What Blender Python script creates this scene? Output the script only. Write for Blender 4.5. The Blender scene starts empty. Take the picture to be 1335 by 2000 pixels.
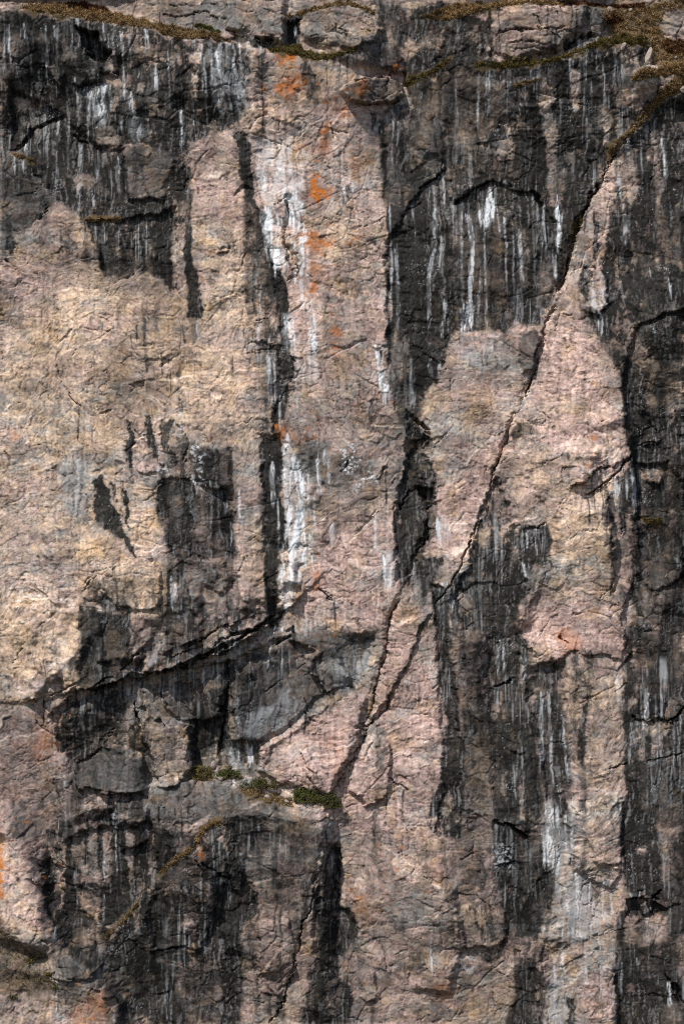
import bpy, math, random
import numpy as np
from mathutils import Vector

# ------------------------------------------------------------------ camera, sky, sun, exposure
scn = bpy.context.scene
COL = scn.collection
S = 0.04                      # metres per survey unit of the wall (unit grid 1335 x 2000)
ZTOP = 2300                   # survey row that lies at z = 0
DIST = 250.0
def wx(u): return (u - 667.5) * S
def wz(v): return (ZTOP - v) * S

cam_d = bpy.data.cameras.new("camera")
cam = bpy.data.objects.new("camera", cam_d); COL.objects.link(cam)
cam.location = (0, -DIST, wz(1000))
cam.rotation_euler = (math.radians(90), 0, 0)
cam_d.sensor_fit = 'VERTICAL'; cam_d.sensor_height = 36
cam_d.lens = 36 * DIST / (2000 * S)
cam_d.clip_start = 1; cam_d.clip_end = 2000
scn.camera = cam

SUN_EL, SUN_AZ = 47, 30       # degrees: height, and swing to the left of the camera axis
el, az = math.radians(SUN_EL), math.radians(SUN_AZ)
sdir = Vector((-math.sin(az) * math.cos(el), -math.cos(az) * math.cos(el), math.sin(el)))
sun_d = bpy.data.lights.new("sun", 'SUN'); sun_d.energy = 3.9; sun_d.angle = math.radians(0.53)
sun_d.color = (1.0, 0.95, 0.88)
sun = bpy.data.objects.new("sun", sun_d); COL.objects.link(sun)
sun.location = (-40, -60, 120); sun.rotation_euler = sdir.to_track_quat('Z', 'Y').to_euler()

w = bpy.data.worlds.new("World"); scn.world = w; w.use_nodes = True
nt = w.node_tree; bg = nt.nodes['Background']
sky = nt.nodes.new('ShaderNodeTexSky'); sky.sky_type = 'NISHITA'; sky.sun_disc = False
sky.sun_elevation = el; sky.sun_rotation = math.atan2(sdir.x, sdir.y)
nt.links.new(sky.outputs[0], bg.inputs[0]); bg.inputs[1].default_value = 0.11
scn.view_settings.view_transform = 'Standard'; scn.view_settings.look = 'None'
scn.view_settings.exposure = 0.2; scn.view_settings.gamma = 1.0
scn.render.engine = 'CYCLES'
scn.cycles.use_denoising = False
scn.cycles.max_bounces = 5
scn.cycles.filter_width = 1.1

# ------------------------------------------------------------------ survey grid
STEP, MARG = 1.72, 260
def axis(n):
    inner = np.arange(0, n + STEP, STEP)
    lo = -np.geomspace(6, MARG, 26)[::-1]; hi = inner[-1] + np.geomspace(6, MARG, 26)
    return np.concatenate([lo, inner, hi])
def fold(a, n):
    a = np.where(a < 0, -a, a); return np.where(a > n, 2 * n - a, a)
PX, PY = axis(1335), axis(2000)
FX, FY = fold(PX, 1335), fold(PY, 2000)         # the wall goes on past the survey as its mirror
NX, NY = len(PX), len(PY)
U, V = np.meshgrid(FX.astype(np.float32), FY.astype(np.float32))

# ------------------------------------------------------------------ noise
def _lat(c, off):
    c = c + off; i = np.floor(c).astype(int); f = c - i; f = f * f * f * (f * (f * 6 - 15) + 10); return i, f
def vn(sx, sy, seed):                                # value noise on the regular grid, cells of sx x sy units
    r = np.random.RandomState(seed)
    ix, fx = _lat(FX / sx, r.rand()); iy, fy = _lat(FY / sy, r.rand())
    L = r.uniform(-1, 1, (iy.max() + 2, ix.max() + 2)).astype(np.float32)
    fx = fx.astype(np.float32); fy = fy.astype(np.float32)[:, None]
    rows = L[iy] * (1 - fy) + L[iy + 1] * fy
    return rows[:, ix] * (1 - fx) + rows[:, ix + 1] * fx
def fb(sx, sy, seed, oct=4, gain=.5):
    o = 0; a = 1; t = 0
    for k in range(oct):
        o = o + a * vn(sx / 2 ** k, sy / 2 ** k, seed * 31 + k); t += a; a *= gain
    return o / t * 1.6
def gn(X, Y, seed):                                  # value noise at free positions
    r = np.random.RandomState(seed); T = r.uniform(-1, 1, (256, 256)).astype(np.float32)
    i = np.floor(X).astype(np.int32); j = np.floor(Y).astype(np.int32)
    f = X - i; g = Y - j; f = f * f * (3 - 2 * f); g = g * g * (3 - 2 * g)
    i &= 255; j &= 255; i1 = (i + 1) & 255; j1 = (j + 1) & 255
    return (T[j, i] * (1 - f) + T[j, i1] * f) * (1 - g) + (T[j1, i] * (1 - f) + T[j1, i1] * f) * g
def ss(a, b, x):
    t = np.clip((x - a) / (b - a), 0, 1); return t * t * (3 - 2 * t)
def facets(X, Y, seed, tilt=1.0):
    """broken rock: jittered cells, each a tilted plane. -> height, distance to nearest joint, cell tone"""
    r = np.random.RandomState(seed)
    JX = r.rand(128, 128).astype(np.float32); JY = r.rand(128, 128).astype(np.float32)
    A = r.normal(0, 1, (128, 128)).astype(np.float32); B = r.normal(0, 1, (128, 128)).astype(np.float32)
    C = r.uniform(-1, 1, (128, 128)).astype(np.float32)
    i = np.floor(X).astype(np.int32); j = np.floor(Y).astype(np.int32)
    d1 = np.full(X.shape, 9e9, np.float32); d2 = d1.copy()
    h = np.zeros(X.shape, np.float32); c = h.copy()
    for dj in (-1, 0, 1):
        for di in (-1, 0, 1):
            a = (i + di) & 127; b = (j + dj) & 127
            dx = X - (i + di) - JX[b, a]; dy = Y - (j + dj) - JY[b, a]
            d = dx * dx + dy * dy
            m = d < d1
            d2 = np.where(m, d1, np.minimum(d2, d))
            d1 = np.where(m, d, d1)
            h = np.where(m, tilt * (A[b, a] * dx + (.5 + B[b, a]) * dy) + C[b, a] * .6, h)
            c = np.where(m, C[b, a], c)
    return h, np.sqrt(d2) - np.sqrt(d1), c

def planes(X, Y, seed):                              # unbroken surface of flat triangles
    T = np.random.RandomState(seed).uniform(-1, 1, (128, 128)).astype(np.float32)
    i = np.floor(X).astype(np.int32); j = np.floor(Y).astype(np.int32); f = X - i; g = Y - j
    i &= 127; j &= 127; i1 = (i + 1) & 127; j1 = (j + 1) & 127
    a = T[j, i]; c = T[j1, i1]; b = T[j, i1]; d = T[j1, i]
    return np.where(f > g, a + f * (b - a) + g * (c - b), a + g * (d - a) + f * (c - d))
# edges of every drawn shape wander: angular broken steps from the rock's own facets, crumbly wobble, vertical runs
w1, w2 = fb(70, 70, 21, 4), fb(70, 70, 22, 4)
g1, g2 = vn(14, 14, 23), vn(14, 14, 24)
fa, ea, ca = facets((U + 6 * w1 + .35 * V) / 84, (V + 6 * w2 - .3 * U) / 64, 31)
fc, ec, cc = facets((U + 4 * w1 + 2.5 * g1 + .5 * V) / 30, (V + 4 * w2 + 2.5 * g2 - .35 * U) / 21, 32)
fd, ed, cd = facets((U + 3 * g1 + .25 * V) / 10, (V + 3 * g2 - .2 * U) / 7, 33)
WU = U + 5 * fb(26, 26, 1, 4, .7) + 3.5 * fb(60, 80, 15, 2) + 1.5 * cc + 1.5 * vn(4, 5, 2) + 1.6 * cd
WV = V + 5 * fb(26, 26, 3, 4, .7) + 5 * fb(60, 60, 16, 2) + 1.5 * cc + 5 * fb(9, 70, 4, 3, .6) + 1.6 * cd
HU = U + 4 * fb(30, 30, 5, 4, .6) + 3.2 * cc + 1.5 * cd; HV = V + 4 * fb(30, 30, 6, 4, .6) - 3.2 * cc + 1.8 * cd
SU = U + 2.0 * fb(12, 40, 7, 4, .7) + .8 * vn(2.5, 6, 8); SV = V + 18 * fb(5, 60, 9, 2)      # for thin runs of water

# ------------------------------------------------------------------ drawing tools on the wall
def P(s): return [tuple(map(float, t.split(','))) for t in s.split()]
def _box(pts, m):
    xs = [p[0] for p in pts]; ys = [p[1] for p in pts]
    c = np.where((FX >= min(xs) - m) & (FX <= max(xs) + m))[0]; r = np.where((FY >= min(ys) - m) & (FY <= max(ys) + m))[0]
    if len(c) == 0 or len(r) == 0: return None
    return slice(r[0], r[-1] + 1), slice(c[0], c[-1] + 1)
def poly_sd(pts, X, Y):                              # signed distance, positive inside
    d = np.full(X.shape, 1e9, np.float32); ins = np.zeros(X.shape, bool)
    for (x0, y0), (x1, y1) in zip(pts, pts[1:] + pts[:1]):
        ex, ey = x1 - x0, y1 - y0; L = ex * ex + ey * ey + 1e-9
        t = np.clip(((X - x0) * ex + (Y - y0) * ey) / L, 0, 1)
        d = np.minimum(d, (X - x0 - t * ex) ** 2 + (Y - y0 - t * ey) ** 2)
        if y0 != y1:
            ins ^= ((y0 > Y) != (y1 > Y)) & (X < (x1 - x0) * (Y - y0) / (y1 - y0) + x0)
    d = np.sqrt(d); return np.where(ins, d, -d)
def line_d(pts, X, Y):                               # distance, and how far along (0..1)
    d = np.full(X.shape, 1e9, np.float32); al = np.zeros(X.shape, np.float32); n = len(pts) - 1
    for k, ((x0, y0), (x1, y1)) in enumerate(zip(pts, pts[1:])):
        ex, ey = x1 - x0, y1 - y0; L = ex * ex + ey * ey + 1e-9
        t = np.clip(((X - x0) * ex + (Y - y0) * ey) / L, 0, 1)
        q = (X - x0 - t * ex) ** 2 + (Y - y0 - t * ey) ** 2
        m = q < d; d = np.where(m, q, d); al = np.where(m, (k + t) / n, al)
    return np.sqrt(d), al
def paint(A, val, soft, pts, X=None, Y=None):        # A -> val inside
    X = WU if X is None else X; Y = WV if Y is None else Y
    b = _box(pts, 40 + soft)
    if b is None: return
    m = ss(-soft, soft, poly_sd(pts, X[b], Y[b])); A[b] += (val - A[b]) * m
def stroke(A, val, w0, w1, pts, X=None, Y=None, soft=2.0, brk=None, taper=True):   # A -> max(A, val) along a line
    X = WU if X is None else X; Y = WV if Y is None else Y
    b = _box(pts, 45 + w0 + w1)
    if b is None: return
    d, al = line_d(pts, X[b], Y[b]); wd = (w0 + (w1 - w0) * al) * .5
    m = ss(wd + soft, np.maximum(wd - soft, -.5), d)
    if taper: m = m * ss(0, .04, al) * ss(1.001, .8, al)
    if brk is not None: m = m * brk[b]
    A[b] = np.maximum(A[b], val * m)

# ------------------------------------------------------------------ black water stain, plus painted underside shade along the diagonal overhang: value, edge softness, outline (drawn in order)
STAIN = [(v, s, P(p)) for v, s, p in [
 (.42,25,"60,1600 120,1500 300,1540 560,1580 640,1610 620,1760 590,1900 560,2005 230,2005 130,1850 80,1720"),
 (.5,18,"870,1150 1040,1130 1020,1300 1060,1300 1120,1290 1130,1500 1110,1560 1080,1640 1100,1760 1060,1830 1060,2005 990,2005 1000,1850 940,1780 900,1760 895,1640 900,1500 880,1350"),
 (.3,20,"1080,1300 1215,1290 1215,1500 1160,1560 1215,1620 1200,1800 1205,2005 1060,2005 1090,1750 1080,1600"),
 (.36,20,"300,900 380,850 460,900 470,1100 560,1190 520,1230 330,1310 150,1350 160,1190 200,1120 320,1120"),
 (.42,18,"150,1350 330,1310 450,1290 560,1230 700,1230 740,1240 690,1350 560,1430 510,1460 500,1520 300,1540 140,1500 100,1400"),
 (.25,25,"600,870 780,890 790,960 760,1080 640,1060 600,1000"),
 (.3,15,"470,270 500,400 530,520 590,700 580,850 560,1190 500,1190 500,850 480,700 470,450"),
 (.24,25,"640,1640 900,1640 900,2005 560,2005 600,1850"),
 (.35,12,"1190,940 1245,900 1250,1180 1190,1180"),
 (.4,15,"820,880 880,900 860,1000 840,1100 880,1100 870,1190 840,1180 780,1160 770,1000"),
 (.2,25,"0,1000 130,1010 150,1120 60,1150 0,1130"),(.2,20,"210,600 420,600 480,700 440,800 330,760 240,700"),
 (.93,7,"0,22 60,25 135,36 235,52 300,60 335,80 372,92 400,84 430,88 470,95 490,110 492,200 470,240 440,258 400,268 372,283 366,300 372,395 365,430 340,450 345,575 330,562 318,545 300,535 275,530 225,537 195,530 193,490 180,460 165,440 150,420 130,405 118,395 105,400 80,370 70,350 55,335 45,330 40,300 0,300"),
 (.5,9,"0,300 40,300 45,330 70,352 95,385 100,402 90,420 60,440 30,455 20,480 0,510"),
 (.85,4,"0,462 35,466 30,490 15,503 0,500"),
 (.3,7,"240,300 250,288 285,280 320,290 340,310 335,345 318,365 320,388 290,378 255,388 243,360"),
 (.52,9,"0,20 25,25 50,80 60,110 40,130 0,100"),
 (.6,7,"0,110 40,130 75,170 90,190 60,185 0,150"),
 (.3,3,"85,133 110,134 122,148 122,166 105,158"),
 (.42,4,"25,192 80,188 88,200 70,215 30,215"),
 (.6,5,"60,60 130,75 150,120 110,125 80,100"),
 (.22,3,"198,155 208,145 228,145 228,165 205,170"),
 (.5,3,"205,112 222,110 232,128 226,140 200,142"),
 (.45,6,"180,250 215,245 235,265 225,285 190,285 178,270"),
 (.25,3,"365,107 392,107 390,130 367,130"),
 (.25,3,"268,172 280,168 281,182 270,186"),
 (.3,3,"252,200 262,202 268,228 260,232"),
 (.45,5,"340,60 400,75 395,100 372,95 350,85"),
 (.3,3,"378,140 385,140 383,190 387,205 378,200"),
 (.5,5,"130,340 170,335 200,360 220,385 190,380 150,360"),
 (.7,8,"195,465 260,480 300,500 300,530 225,535 195,528"),
 (.1,4,"338,440 362,445 362,500 368,560 366,615 344,612 340,560 338,500"),
 (.95,3,"360,438 371,438 378,500 388,540 397,600 395,616 370,618 368,560 362,500"),
 (.96,3,"462,265 478,262 488,290 490,340 500,395 515,420 522,470 530,510 545,540 556,570 560,610 566,650 570,700 572,745 562,790 560,815 545,838 532,842 532,810 540,770 548,730 548,680 545,640 540,600 535,560 522,520 512,480 505,440 492,415 478,390 465,340"),
 (.62,5,"476,400 500,405 510,450 515,490 530,540 540,600 545,660 545,720 535,780 520,842 500,840 515,780 515,730 505,720 490,690 482,640 490,580 482,530 478,470"),
 (.97,3,"504,412 520,420 526,470 534,512 556,560 560,612 552,628 542,600 533,550 520,515 510,470"),
 (.85,3,"500,622 518,618 520,628 502,634"),
 (.97,3,"510,850 540,848 552,870 552,900 548,940 550,985 560,1010 560,1040 562,1068 545,1080 541,1130 540,1200 520,1200 521,1130 520,1070 516,1000 510,940 508,900"),
 (.55,5,"497,812 532,842 520,848 500,846"),
 # right upper mass
 (.9,6,"748,215 775,205 800,210 790,150 800,110 840,85 870,50 900,35 955,35 958,80 970,120 1020,138 1090,128 1140,105 1200,88 1255,95 1262,130 1235,150 1225,180 1230,215 1262,195 1285,185 1255,230 1215,275 1180,325 1150,395 1112,465 1095,550 1070,600 1045,635 1000,628 985,650 955,643 925,648 890,655 865,680 858,745 832,755 820,790 808,830 770,800 765,740 758,680 752,600 752,480 755,400 748,330 745,270"),
 (.48,8,"735,225 800,215 800,330 775,400 745,390 740,300"),
 (.45,7,"870,150 930,145 985,165 1005,210 1000,235 960,240 930,290 890,310 865,270 860,200"),
 (.42,7,"815,200 860,130 885,150 880,250 870,310 840,330 815,320 800,260"),
 (.72,8,"860,320 930,290 960,330 950,350 890,380 850,400 820,390"),
 (.12,3,"1047,165 1062,162 1078,180 1085,200 1072,215 1085,240 1090,280 1084,300 1066,300 1057,240 1050,205"),
 (.4,4,"1066,300 1088,300 1100,330 1100,400 1077,402 1070,350"),
 (.25,3,"1112,145 1132,145 1133,215 1128,225 1115,205 1110,180"),
 (.2,2,"1215,185 1231,165 1233,200 1225,215 1212,200"),
 (.25,2,"960,176 972,178 984,195 976,203"), (.25,2,"990,245 1005,240 1006,252 992,255"),
 (.3,3,"970,270 1000,265 1005,290 985,305 970,300"), (.3,3,"1010,225 1030,228 1026,245 1012,240"),
 (.3,4,"1160,228 1190,220 1198,245 1170,260"), (.2,2,"1018,185 1030,185 1028,196 1018,195"),
 (.45,4,"1202,250 1216,250 1212,278 1204,276"),
 (.5,9,"890,420 960,400 1000,420 1010,480 985,560 985,630 900,645 880,560"),
 (.2,2,"965,530 975,535 976,560 967,562"), (.25,2,"910,570 918,572 916,580 908,580"),
 (.55,4,"1010,440 1030,450 1030,560 1012,560"),
 (.5,7,"1050,510 1085,480 1090,520 1065,590 1045,600"),
 (.98,4,"795,400 835,400 835,500 830,600 835,700 825,775 808,762 790,700 785,600 770,520 757,470 762,400"),
 (.9,3,"757,470 770,480 775,640 790,700 762,700 756,600"),
 (.6,7,"757,650 790,660 800,720 808,785 795,850 768,800 758,740"),
 (.9,4,"796,800 812,830 840,850 838,868 822,885 845,905 853,960 845,1000 835,1060 815,1100 800,1120 772,1142 776,1080 771,1010 776,960 790,900 800,870"),
 (.35,3,"815,862 826,860 826,880 816,882"),
 (.88,4,"812,1085 870,1085 855,1110 842,1160 820,1165 810,1120"),
 (.45,5,"752,905 775,888 800,900 776,940 755,935"),
 # right edge mass
 (.9,6,"1215,285 1260,235 1300,195 1345,180 1345,2010 1200,2010 1207,1950 1200,1900 1197,1850 1203,1790 1222,1745 1214,1700 1212,1600 1216,1500 1222,1440 1210,1400 1218,1330 1222,1250 1240,1190 1222,1150 1235,1100 1228,1050 1242,1000 1215,975 1200,955 1210,930 1235,905 1232,885 1218,850 1220,790 1205,725 1185,680 1160,650 1140,615 1132,580 1135,520 1175,505 1188,470 1188,420 1200,370 1208,320"),
 (.42,6,"1190,300 1215,283 1240,330 1247,370 1230,392 1212,370 1200,340"),
 (.5,5,"1270,250 1282,250 1290,350 1300,400 1285,400 1275,330"),
 (.6,9,"1285,400 1335,400 1335,470 1310,620 1295,600 1290,480"),
 (.55,6,"1240,500 1280,490 1285,530 1250,540"),
 (.04,3,"1155,524 1175,520 1182,560 1190,595 1172,615 1140,606 1150,570"),
 (.9,3,"1158,425 1167,420 1172,500 1163,502"),
 (.4,5,"1213,642 1225,632 1240,650 1262,690 1300,722 1262,725 1228,690"),
 (.15,2,"1216,612 1228,610 1226,620 1217,620"), (.15,2,"1215,623 1235,630 1232,645 1218,640"),
 (.6,10,"1245,740 1335,700 1335,800 1260,800"),
 (.45,3,"1254,910 1290,915 1300,930 1290,948 1260,930"),
 (.1,2,"1317,862 1326,864 1321,876"),
 (.6,10,"1240,1000 1290,1010 1335,1060 1335,1200 1250,1190 1230,1150 1235,1080"),
 (.3,4,"1205,1135 1235,1140 1235,1165 1210,1175 1198,1165"),
 (.35,5,"1260,1105 1290,1085 1290,1150 1268,1130"),
 (.68,10,"1240,1200 1335,1200 1335,1400 1245,1400"),
 (.08,3,"1222,1370 1240,1356 1248,1372 1235,1384 1227,1395"),
 (.25,3,"1262,1230 1290,1225 1288,1260 1265,1262"),
 (.95,4,"1225,1400 1262,1360 1300,1362 1296,1405 1262,1408"),
 (.35,2,"1306,1368 1330,1366 1328,1388 1308,1388"),
 (.62,10,"1240,1490 1335,1480 1335,1620 1300,1640 1250,1600"),
 (.9,8,"1215,1560 1270,1600 1300,1640 1300,1720 1240,1740 1214,1700"),
 (.55,8,"1285,1600 1310,1650 1320,1730 1290,1720 1290,1660"),
 (.5,5,"1225,1785 1300,1790 1310,1830 1250,1850 1210,1840"),
 (.5,6,"1300,1830 1335,1820 1345,1950 1320,1900 1305,1895"),
 (.5,5,"1290,1960 1320,1950 1335,1960 1335,2005 1290,2005"),
 (.15,3,"1220,1925 1232,1912 1238,1925 1225,1935"),
 # between slab and column
 (.86,6,"952,965 975,930 988,965 1003,1010 1012,1060 1010,1090 1025,1125 1030,1160 1015,1185 1005,1215 1015,1250 1020,1310 1015,1345 1030,1380 1045,1420 1050,1500 1060,1560 1065,1640 1050,1650 1000,1630 960,1600 950,1500 945,1400 940,1300 950,1250 930,1230 880,1210 870,1180 880,1120 915,1110 925,1080 935,1010"),
 (.35,8,"880,1220 945,1237 940,1300 945,1400 955,1500 960,1600 940,1700 930,1780 900,1750 895,1640 903,1560 900,1450 888,1350 880,1290"),
 (.7,6,"900,1285 940,1270 950,1250 945,1400 950,1480 920,1500 905,1440"),
 (.3,3,"902,1455 925,1440 938,1480 930,1490 912,1480"),
 (.25,3,"960,1370 975,1368 978,1402 965,1415"), (.3,3,"1010,1542 1022,1540 1020,1602 1012,1600"),
 (.35,4,"920,1020 950,1030 955,1060 930,1060"), (.25,4,"893,1150 925,1155 925,1195 893,1195"),
 (.35,3,"950,1570 962,1568 962,1595 952,1600"), (.4,4,"978,1510 985,1508 988,1560 980,1560"),
 (.82,4,"1015,1032 1040,1032 1065,1022 1078,1060 1065,1085 1075,1098 1050,1108 1040,1130 1020,1110 1010,1070"),
 (.05,2,"1072,1068 1086,1064 1088,1085 1078,1092"), (.05,2,"1003,1075 1018,1074 1015,1086 1006,1085"),
 (.9,3,"1018,1252 1040,1255 1044,1290 1030,1310 1020,1290"),
 (.68,5,"1055,1300 1090,1285 1100,1320 1090,1340 1100,1400 1110,1500 1115,1560 1090,1600 1070,1560 1055,1480 1045,1400 1050,1340"),
 (.85,4,"1035,1330 1052,1310 1052,1345 1030,1380 1022,1360"),
 (.85,4,"1078,1410 1096,1400 1100,1470 1085,1478"),
 (.62,5,"1120,1270 1165,1270 1168,1300 1160,1340 1130,1335 1120,1300"),
 (.88,3,"1134,1370 1142,1372 1148,1480 1138,1512 1131,1440"),
 (.55,5,"1160,1405 1190,1410 1195,1420 1170,1425"),
 (.85,3,"1181,955 1187,952 1192,1000 1198,1035 1195,1060 1205,1060 1200,1100 1196,1165 1188,1160 1190,1060 1183,1000"),
 (.85,3,"1210,965 1218,965 1222,1030 1215,1040 1208,1000"),
 (.78,7,"960,1600 1000,1620 1060,1640 1075,1700 1080,1740 1060,1800 1050,1832 1010,1812 985,1790 970,1740 975,1680 965,1640"),
 (.85,4,"968,1740 985,1745 985,1775 970,1765"), (.85,5,"1000,1790 1055,1800 1040,1835 1010,1825"),
 (.5,6,"1040,1620 1065,1560 1100,1600 1098,1680 1078,1700 1060,1660"),
 (.85,4,"1010,1870 1042,1866 1060,1900 1062,2005 1000,2005 1002,1950"),
 (.85,2,"1106,1945 1122,1944 1120,2005 1106,2005"), (.8,3,"1052,1840 1062,1850 1062,2005 1056,2005"),
 (.55,6,"905,1770 980,1780 990,1850 960,1880 920,1860 895,1830"),
 (.88,3,"1208,1850 1222,1848 1230,1900 1215,1960 1196,1940 1196,1860"),
 # lower centre strips
 (.88,4,"842,1140 868,1150 875,1200 880,1290 890,1350 900,1450 900,1520 905,1600 900,1640 850,1630 833,1600 845,1560 865,1520 868,1440 865,1380 855,1300 850,1220 838,1180"),
 (.5,8,"845,1630 900,1640 895,1700 880,1722 860,1690"),
 (.62,5,"738,1440 752,1450 750,1520 745,1600 742,1680 748,1740 735,1722 725,1600 730,1520"),
 (.35,5,"720,1420 750,1415 765,1470 745,1480 725,1450"),
 # lower left mass
 (.88,7,"165,1590 230,1570 290,1570 300,1600 380,1622 420,1602 450,1590 500,1580 520,1610 490,1660 482,1700 505,1760 485,1860 470,2005 300,2005 240,1960 215,1920 190,1880 130,1850 115,1810 95,1760 80,1700 90,1660 85,1610 110,1600"),
 (.45,6,"130,1610 160,1590 200,1595 200,1690 165,1700 150,1680"),
 (.35,3,"207,1600 220,1600 220,1720 210,1720"), (.15,3,"245,1612 258,1622 258,1680 250,1722 247,1680"),
 (.4,4,"290,1612 305,1620 303,1700 292,1700"), (.28,4,"168,1700 200,1694 205,1725 185,1738 168,1725"),
 (.5,5,"112,1690 130,1690 122,1770 108,1770"), (.45,5,"150,1740 195,1745 198,1800 160,1780"),
 (.55,7,"330,1640 380,1635 430,1720 424,1765 400,1760 380,1730 345,1720 300,1730 315,1690"),
 (.92,4,"272,1760 285,1755 335,1720 335,1780 300,1800 272,1790"),
 (.3,4,"325,1690 345,1700 350,1730 330,1735"),
 (.4,5,"305,1860 345,1848 350,1880 380,1925 340,1900 308,1880"),
 (.45,6,"220,1895 280,1900 300,1925 260,1950 225,1925"),
 (.55,5,"145,1810 195,1800 200,1830 150,1850"),
 (.55,6,"345,1900 430,1880 430,2005 380,2005 350,1950"),
 (.3,4,"435,1605 443,1610 442,1660 434,1660"),
 (.93,5,"440,1700 480,1690 500,1760 480,1870 445,1880 420,1800 425,1730"),
 (.5,5,"470,1800 500,1780 520,1850 500,1900 475,1900"),
 (.85,4,"640,1640 660,1650 663,1770 690,1790 700,1815 690,1850 660,1880 665,1920 680,1930 690,1960 670,2005 588,2005 600,1930 615,1860 620,1790 610,1770 615,1730 630,1690"),
 (.2,3,"650,1788 668,1790 665,1802 652,1800"), (.45,4,"640,1920 655,1900 652,1990 640,1990"),
 (.8,3,"590,1720 606,1720 598,1790 590,1802"), (.5,5,"560,1680 582,1690 576,1830 562,1760"),
 (.5,8,"545,1600 620,1590 632,1640 600,1690 560,1650"),
 (.5,4,"720,1955 738,1955 736,2005 722,2005"),
 (0,5,"-10,1598 35,1608 60,1650 78,1720 102,1790 118,1832 60,1848 -10,1800"),(.14,6,"-10,1862 60,1872 150,1900 200,1908 238,1968 258,2010 -10,2010"),(.3,6,"0,1800 60,1848 125,1842 185,1885 180,1902 60,1872 0,1862"),
 (.965,3,"82,1690 95,1680 110,1720 100,1760 118,1810 125,1840 112,1825 98,1790 86,1740"),(.965,3,"128,1692 150,1690 150,1768 138,1790 118,1800 128,1750"),(.97,4,"199,1740 232,1736 270,1742 262,1775 230,1806 200,1800"),(.97,3,"275,1745 300,1748 335,1742 330,1785 300,1792 276,1788"),(.965,4,"290,1818 350,1822 358,1848 320,1856 292,1850"),(.97,4,"420,1712 450,1720 468,1740 466,1838 440,1842 424,1800"),(.96,4,"188,1864 240,1862 250,1895 215,1902 192,1885"),
 (.96,2,"168,1592 176,1590 177,1680 169,1682"),(.96,2,"194,1600 203,1598 204,1690 196,1690"),(.965,3,"222,1592 243,1598 244,1700 224,1704"),(.96,3,"262,1562 288,1570 290,1640 266,1650"),(.96,3,"306,1630 345,1620 350,1660 318,1690 306,1700"),(.3,2,"206,1596 220,1596 220,1718 210,1720"),(.12,2,"246,1612 257,1622 258,1680 250,1722"),
 (.96,3,"540,1250 560,1240 572,1250 556,1268 545,1290 538,1280"),(.965,3,"120,1425 165,1400 205,1385 215,1420 185,1455 150,1482 142,1462"),(.96,3,"245,1420 280,1425 288,1468 268,1478 250,1450"),(.96,3,"380,1420 400,1405 402,1470 385,1488"),
 # left middle streaks
 (.965,2,"248,815 255,820 260,860 257,920 250,920 245,870"), (.94,2,"285,815 292,815 302,860 306,892 295,895 285,850"),
 (.965,3,"185,935 200,930 215,960 220,985 235,1005 240,1035 255,1055 268,1085 260,1085 240,1055 215,1035 190,1020 187,970"),
 (.96,2,"240,945 246,960 251,1000 250,1035 240,1020"), (.85,2,"219,940 228,950 228,982 220,975"),
 (.85,4,"310,825 335,818 358,830 362,860 365,900 330,912 315,880"), (.8,3,"300,900 330,905 322,932 310,960"),
 (.66,6,"315,940 340,950 370,930 385,960 420,965 450,960 455,1040 470,1090 440,1090 400,1092 395,1112 360,1100 340,1090 320,1060 325,1020 303,992 310,970"),
 (.4,4,"382,1000 400,990 405,1040 390,1060"), (.4,4,"395,1090 440,1088 448,1120 430,1150 400,1140"),
 (.96,3,"425,960 447,950 450,1000 456,1082 440,1086 430,1020"),
 (.85,3,"350,930 362,925 370,960 355,965"), (.6,5,"370,870 400,880 400,930 380,950 370,920"),
 (.6,4,"400,880 450,880 447,952 420,955 402,945"),
 (.85,3,"323,1110 335,1105 340,1182 330,1192"), (.85,3,"345,1095 358,1090 370,1160 362,1200 350,1190"), (.75,4,"375,1140 395,1150 400,1192 380,1200"),
 (.72,4,"195,1165 210,1150 240,1160 245,1186 215,1196 195,1190"), (.55,5,"165,1140 200,1120 210,1150 190,1165 165,1175"),
 (.62,6,"160,1185 200,1200 250,1195 262,1230 255,1260 262,1275 235,1310 210,1335 160,1347 155,1300 160,1240"),
 (.76,6,"320,1195 345,1180 420,1200 450,1190 440,1230 380,1270 330,1300 300,1320 290,1310 315,1280 325,1240"),
 (.9,3,"270,1272 282,1265 280,1330 268,1340"), (.5,4,"285,1262 300,1262 300,1290 285,1310"),
 (.7,4,"430,1150 470,1170 510,1190 520,1215 470,1240 440,1240 450,1200"),
 (.85,5,"120,1400 135,1370 165,1372 200,1350 250,1352 265,1380 285,1420 290,1470 270,1480 215,1450 180,1465 145,1490 140,1460 110,1470 108,1440"),
 (.3,6,"150,1490 190,1452 225,1455 275,1480 287,1550 200,1545 150,1530"),
 (.25,7,"270,1340 380,1330 390,1400 340,1400 300,1380 275,1370"),
 (.35,7,"290,1540 400,1525 520,1550 560,1580 500,1592 420,1592 380,1602 300,1600"),
 (.75,5,"210,1560 260,1550 290,1570 285,1605 230,1600"),
 (.72,6,"380,1360 440,1340 430,1420 400,1482 372,1490 375,1420"),
 (.95,3,"438,1285 450,1285 448,1330 440,1385 440,1440 428,1490 418,1490 428,1430 432,1370"),
 (.32,8,"560,1240 620,1222 700,1240 735,1240 720,1290 690,1350 640,1350 610,1390 560,1420 510,1450 460,1450 450,1380 470,1300 520,1262"),
 (.72,6,"520,1290 560,1262 582,1290 570,1330 530,1350"), (.74,5,"600,1290 655,1270 650,1330 640,1342 610,1310"), (.65,5,"680,1260 720,1245 710,1300 690,1320"),
 (.75,6,"450,1300 500,1270 520,1290 510,1360 480,1420 455,1420"),
 (.8,4,"440,1450 510,1440 512,1470 500,1510 470,1510 460,1480 440,1490"),
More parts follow.
